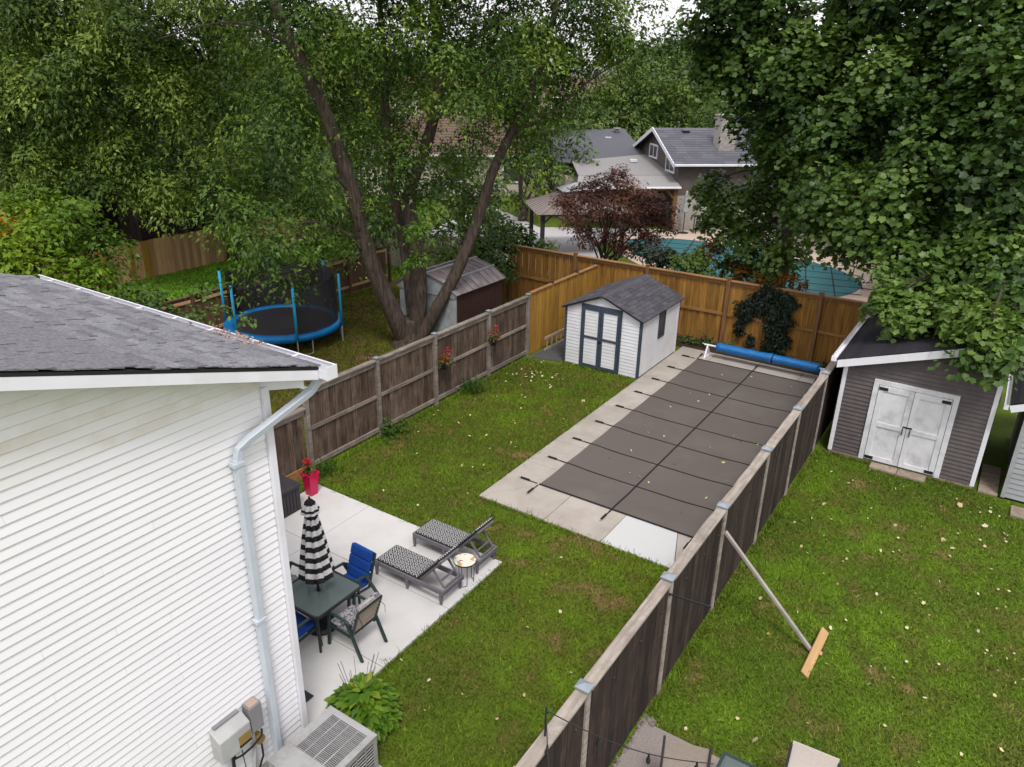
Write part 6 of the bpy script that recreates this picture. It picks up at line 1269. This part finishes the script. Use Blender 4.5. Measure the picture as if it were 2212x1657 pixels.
# --- shrubs along the rear fence
for lab, L, lm, sh in (('yellow-green shrub top showing over the cedar fence', [(1480, 570, 25.8, .5), (1520, 578, 25.6, .5), (1500, 552, 26, .4), (1455, 560, 26, .4)], 'bush', 'oval'), ('dark shrub top left of the yellow-green one', [(1420, 556, 26.2, .5), (1385, 545, 26.6, .4), (1440, 545, 26, .4)], 'vine', 'oval'), ('orange-leaved shrub by the teal pool', [(1535, 530, 27.5, .5), (1515, 555, 27, .35), (1570, 560, 27.5, .45), (1600, 585, 26.5, .4)], 'orange', 'silver'), ('reddish shrub peeping over the fence right of the vine', [(1640, 605, 25.2, .3), (1700, 600, 25.4, .35), (1730, 615, 25.2, .3)], 'orange', 'silver'),
   ('broad dark green shrub beside the tall fence post', [(1040, 535, 27.4, .9), (1090, 520, 28, .8), (1075, 570, 26.6, .7), (1010, 590, 26, .7), (980, 560, 27, .7)], 'bush', 'oval'), ('bright green bush below the gazebo', [(1110, 505, 29, .7), (1150, 525, 29, .55), (1075, 490, 29.5, .7)], 'blade', 'oval'), ('spiky yellowish plant by the gazebo post', [(1185, 530, 29.5, .4), (1195, 550, 29, .3)], 'fruit', 'narrow')):
    BB = blobs(L); c0 = Vector(BB[0][0]); T = thing('shrub', lab, 'shrub', (c0.x, c0.y, 0), group='shrubs along the rear fence'); mb = MB()
    for c_, r in BB: limb(mb, [(c0.x, c0.y, 0), ((c0.x + c_[0]) / 2, (c0.y + c_[1]) / 2, c_[2] * .5), c_], .04, .012, 5)
    mb.build('trunk', M['bark_dark'], T, world=True); crown('crown', T, BB, sh, lm, 10, 14, .22, .15, .2, .7, .2)
# --- vine on the rear fence
vn = thing('climbing_vine', 'dark vine climbing the rear cedar fence above the roller', 'vine', (-5.3, RYF - .06, 0)); mb = MB(); VP = []
for (px, py, r) in ((1640, 655, .34), (1672, 672, .42), (1612, 672, .33), (1700, 655, .30), (1660, 635, .34), (1690, 690, .34), (1600, 700, .14), (1596, 715, .10), (1670, 715, .30), (1665, 745, .26), (1690, 735, .26), (1655, 770, .28), (1680, 770, .24), (1622, 735, .12), (1625, 765, .14), (1650, 790, .26), (1620, 785, .14), (1780, 790, .07), (1525, 735, .09), (1527, 745, .08)):
    p = onY(px, py, RYF - .07); VP.append(((p.x, RYF - .085, p.z), (r, .07, r)))
mb = MB(); mb.tube([(-5.25, RYF - .08, 0), (-5.3, RYF - .08, .8), (-5.15, RYF - .08, 1.3), (-5.35, RYF - .08, 1.9)], [.03, .025, .02, .012], 6); mb.build('stem', M['bark_dark'], vn, world=True)
crown('foliage', vn, VP, 'oval', 'vine', 170, 8, .10, .095, .2, .1, .1)
for lab, x in (('small weed by the left roller stand', -7.5), ('small weed below the vine', -6.6), ('low weed at the right end of the roller', -3.9), ('weed tuft behind the white shed corner', -7.95)):
    T = thing('weed', lab, 'plant', (x, 22.75, .025), group='weeds along the rear fence'); plant_leaves(T, 'foliage', [(random.gauss(0, .16), random.gauss(0, .10), .02 + abs(random.gauss(0, .16))) for _ in range(130)], .09, 'oval', 'bush')
# --- trees between and behind the far houses
for (nm, lab, px, D, bh, sp, th, lm) in (
  ('locust_tree', 'feathery green locust tree behind the gabled house', 1360, 66, 2.0, 4.6, 9.0, 'far'), ('locust_tree', 'taller locust tree right of the feathery one', 1470, 70, 2.5, 5.2, 10.6, 'far'), ('locust_tree', 'low locust crown just left of the gable peak', 1300, 62, 1.5, 3.4, 7.0, 'far'),
  ('yellow_tree', 'yellow-green tree beyond the locusts', 1560, 84, 3, 5.5, 13.0, 'faryellow'), ('garden_tree', 'green tree behind the gazebo fence', 1195, 46, 1.2, 2.3, 6.6, 'far'), ('garden_tree', 'narrow yellow-green tree beside the right maple stem', 1130, 44, .8, 1.6, 5.6, 'faryellow'), ('garden_tree', 'drooping green tree in front of the cream bungalow', 1240, 52, 2.2, 2.4, 7.4, 'far'),
  ('garden_tree', 'dark garden tree behind the maroon shed', 1000, 38, .6, 2.6, 5.2, 'bush'), ('garden_tree', 'dark garden tree left of the maple base', 770, 36, .6, 2.8, 5.6, 'bush'), ('garden_tree', 'tree crown over the cream bungalow', 800, 62, 3, 4.2, 9.5, 'far'), ('garden_tree', 'yellowish crown seen between maple stems', 745, 58, 3, 4, 11.5, 'faryellow'), ('garden_tree', 'round tree behind the tan fence corner', 640, 44, 1.5, 3.5, 7.5, 'bush'), ('garden_tree', 'distant green tree above the brown roof', 1000, 75, 3, 5, 10.5, 'far'), ('garden_tree', 'dense green tree right of the chimney', 1750, 58, 1.5, 4.6, 9.0, 'far'), ('garden_tree', 'green tree behind the broad maple', 1640, 62, 1.5, 4.6, 9.6, 'far'), ('garden_tree', 'yellow-green tree seen through the norway maple', 2010, 48, 1.5, 4.2, 10, 'faryellow'), ('garden_tree', 'green garden tree at the far right', 2140, 52, 1.0, 4.6, 9.6, 'far'), ('garden_tree', 'low dark tree behind the pool lawn', 1890, 46, .6, 3.4, 6.0, 'bush')):
    far_tree(nm, lab, px, D, bh, sp, th, lm, 16, 1.2, .32 if D > 50 else .24)
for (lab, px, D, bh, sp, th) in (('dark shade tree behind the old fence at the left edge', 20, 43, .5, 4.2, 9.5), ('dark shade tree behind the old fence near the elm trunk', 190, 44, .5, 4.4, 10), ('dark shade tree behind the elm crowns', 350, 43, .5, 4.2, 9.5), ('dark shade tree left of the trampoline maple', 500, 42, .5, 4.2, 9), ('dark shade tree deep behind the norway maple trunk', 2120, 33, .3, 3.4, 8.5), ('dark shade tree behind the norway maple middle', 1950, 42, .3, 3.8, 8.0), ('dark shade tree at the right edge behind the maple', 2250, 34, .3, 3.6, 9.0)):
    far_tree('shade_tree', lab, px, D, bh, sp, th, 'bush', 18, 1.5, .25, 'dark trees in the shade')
for i, px in enumerate(range(-60, 2340, 115)):
    D = random.uniform(95, 150); far_tree('distant_tree', ['leftmost', 'second', 'third', 'fourth', 'fifth', 'sixth', 'seventh', 'eighth', 'ninth', 'tenth', 'eleventh', 'twelfth', 'thirteenth', 'fourteenth', 'fifteenth', 'sixteenth', 'seventeenth', 'eighteenth', 'nineteenth', 'twentieth', 'twenty-first'][i % 21] + ' distant tree from the left along the horizon', px + random.uniform(-30, 30), D, 2, random.uniform(6.5, 8.5), random.uniform(10.0, 13.5) * (D / 120) ** .3, random.choice(['far', 'far', 'faryellow']), 14, .42, .82, 'trees along the horizon', nleaf=11)

# ================================================================== fallen leaves
def litter(name, label, pts, lm=None, sz=.068):
    P = np.array(pts); n = len(P); nr = RNG.normal(size=(n, 3)) * .6 + np.array([0, 0, .8]); tp = RNG.normal(size=(n, 3))
    me = leaf_mesh(name, P, nr, tp, sz * RNG.uniform(.35, 1.0, n) * np.where(RNG.random(n) < .10, 1.7, 1.), RNG.random(n), 'norway', lm or M['fallen']); o = bpy.data.objects.new(name, me); COL.objects.link(o); return tag(o, label, 'leaves', kind='stuff')
pts = []
for _ in range(560):
    x = random.uniform(-2.6, 6.4); y = random.uniform(7.7, 17.3)
    if random.random() < .25 + .75 * min(1, max(0, (x + 2.2) / 3.5)) * (.45 + .55 * (y > 10)): pts.append((x, y, .05 + random.uniform(0, .012)))
litter('fallen_leaves', 'pale fallen leaves scattered on the lawn before the grey shed', pts)
pts = [(random.uniform(-11.4, -8.2), random.uniform(10, 18.8), .05) for _ in range(60)] + [(random.gauss(-10.3, .7), random.gauss(17.6, .7), .05) for _ in range(60)] + [(random.uniform(-6.2, -3), random.uniform(5, 11), .05) for _ in range(26)]
litter('fallen_leaves', 'small fallen leaves dotted over the lawn by the white shed', pts)
pts = [(random.uniform(-7, -3.8), random.uniform(12.4, 21.3), .075) for _ in range(34)]
litter('fallen_leaves', 'few fallen leaves lying on the brown pool cover', [(x, y, zc(x, y) + .01) for x, y, z in pts])
litter('gutter_leaves', 'brown leaves caught in the gutter at the roof edge', [(random.gauss(-7.4, .3), 5.20 + random.uniform(-.06, .13), 5.372 + random.uniform(0, .02)) for _ in range(80)], M['gutterleaf'], .045)
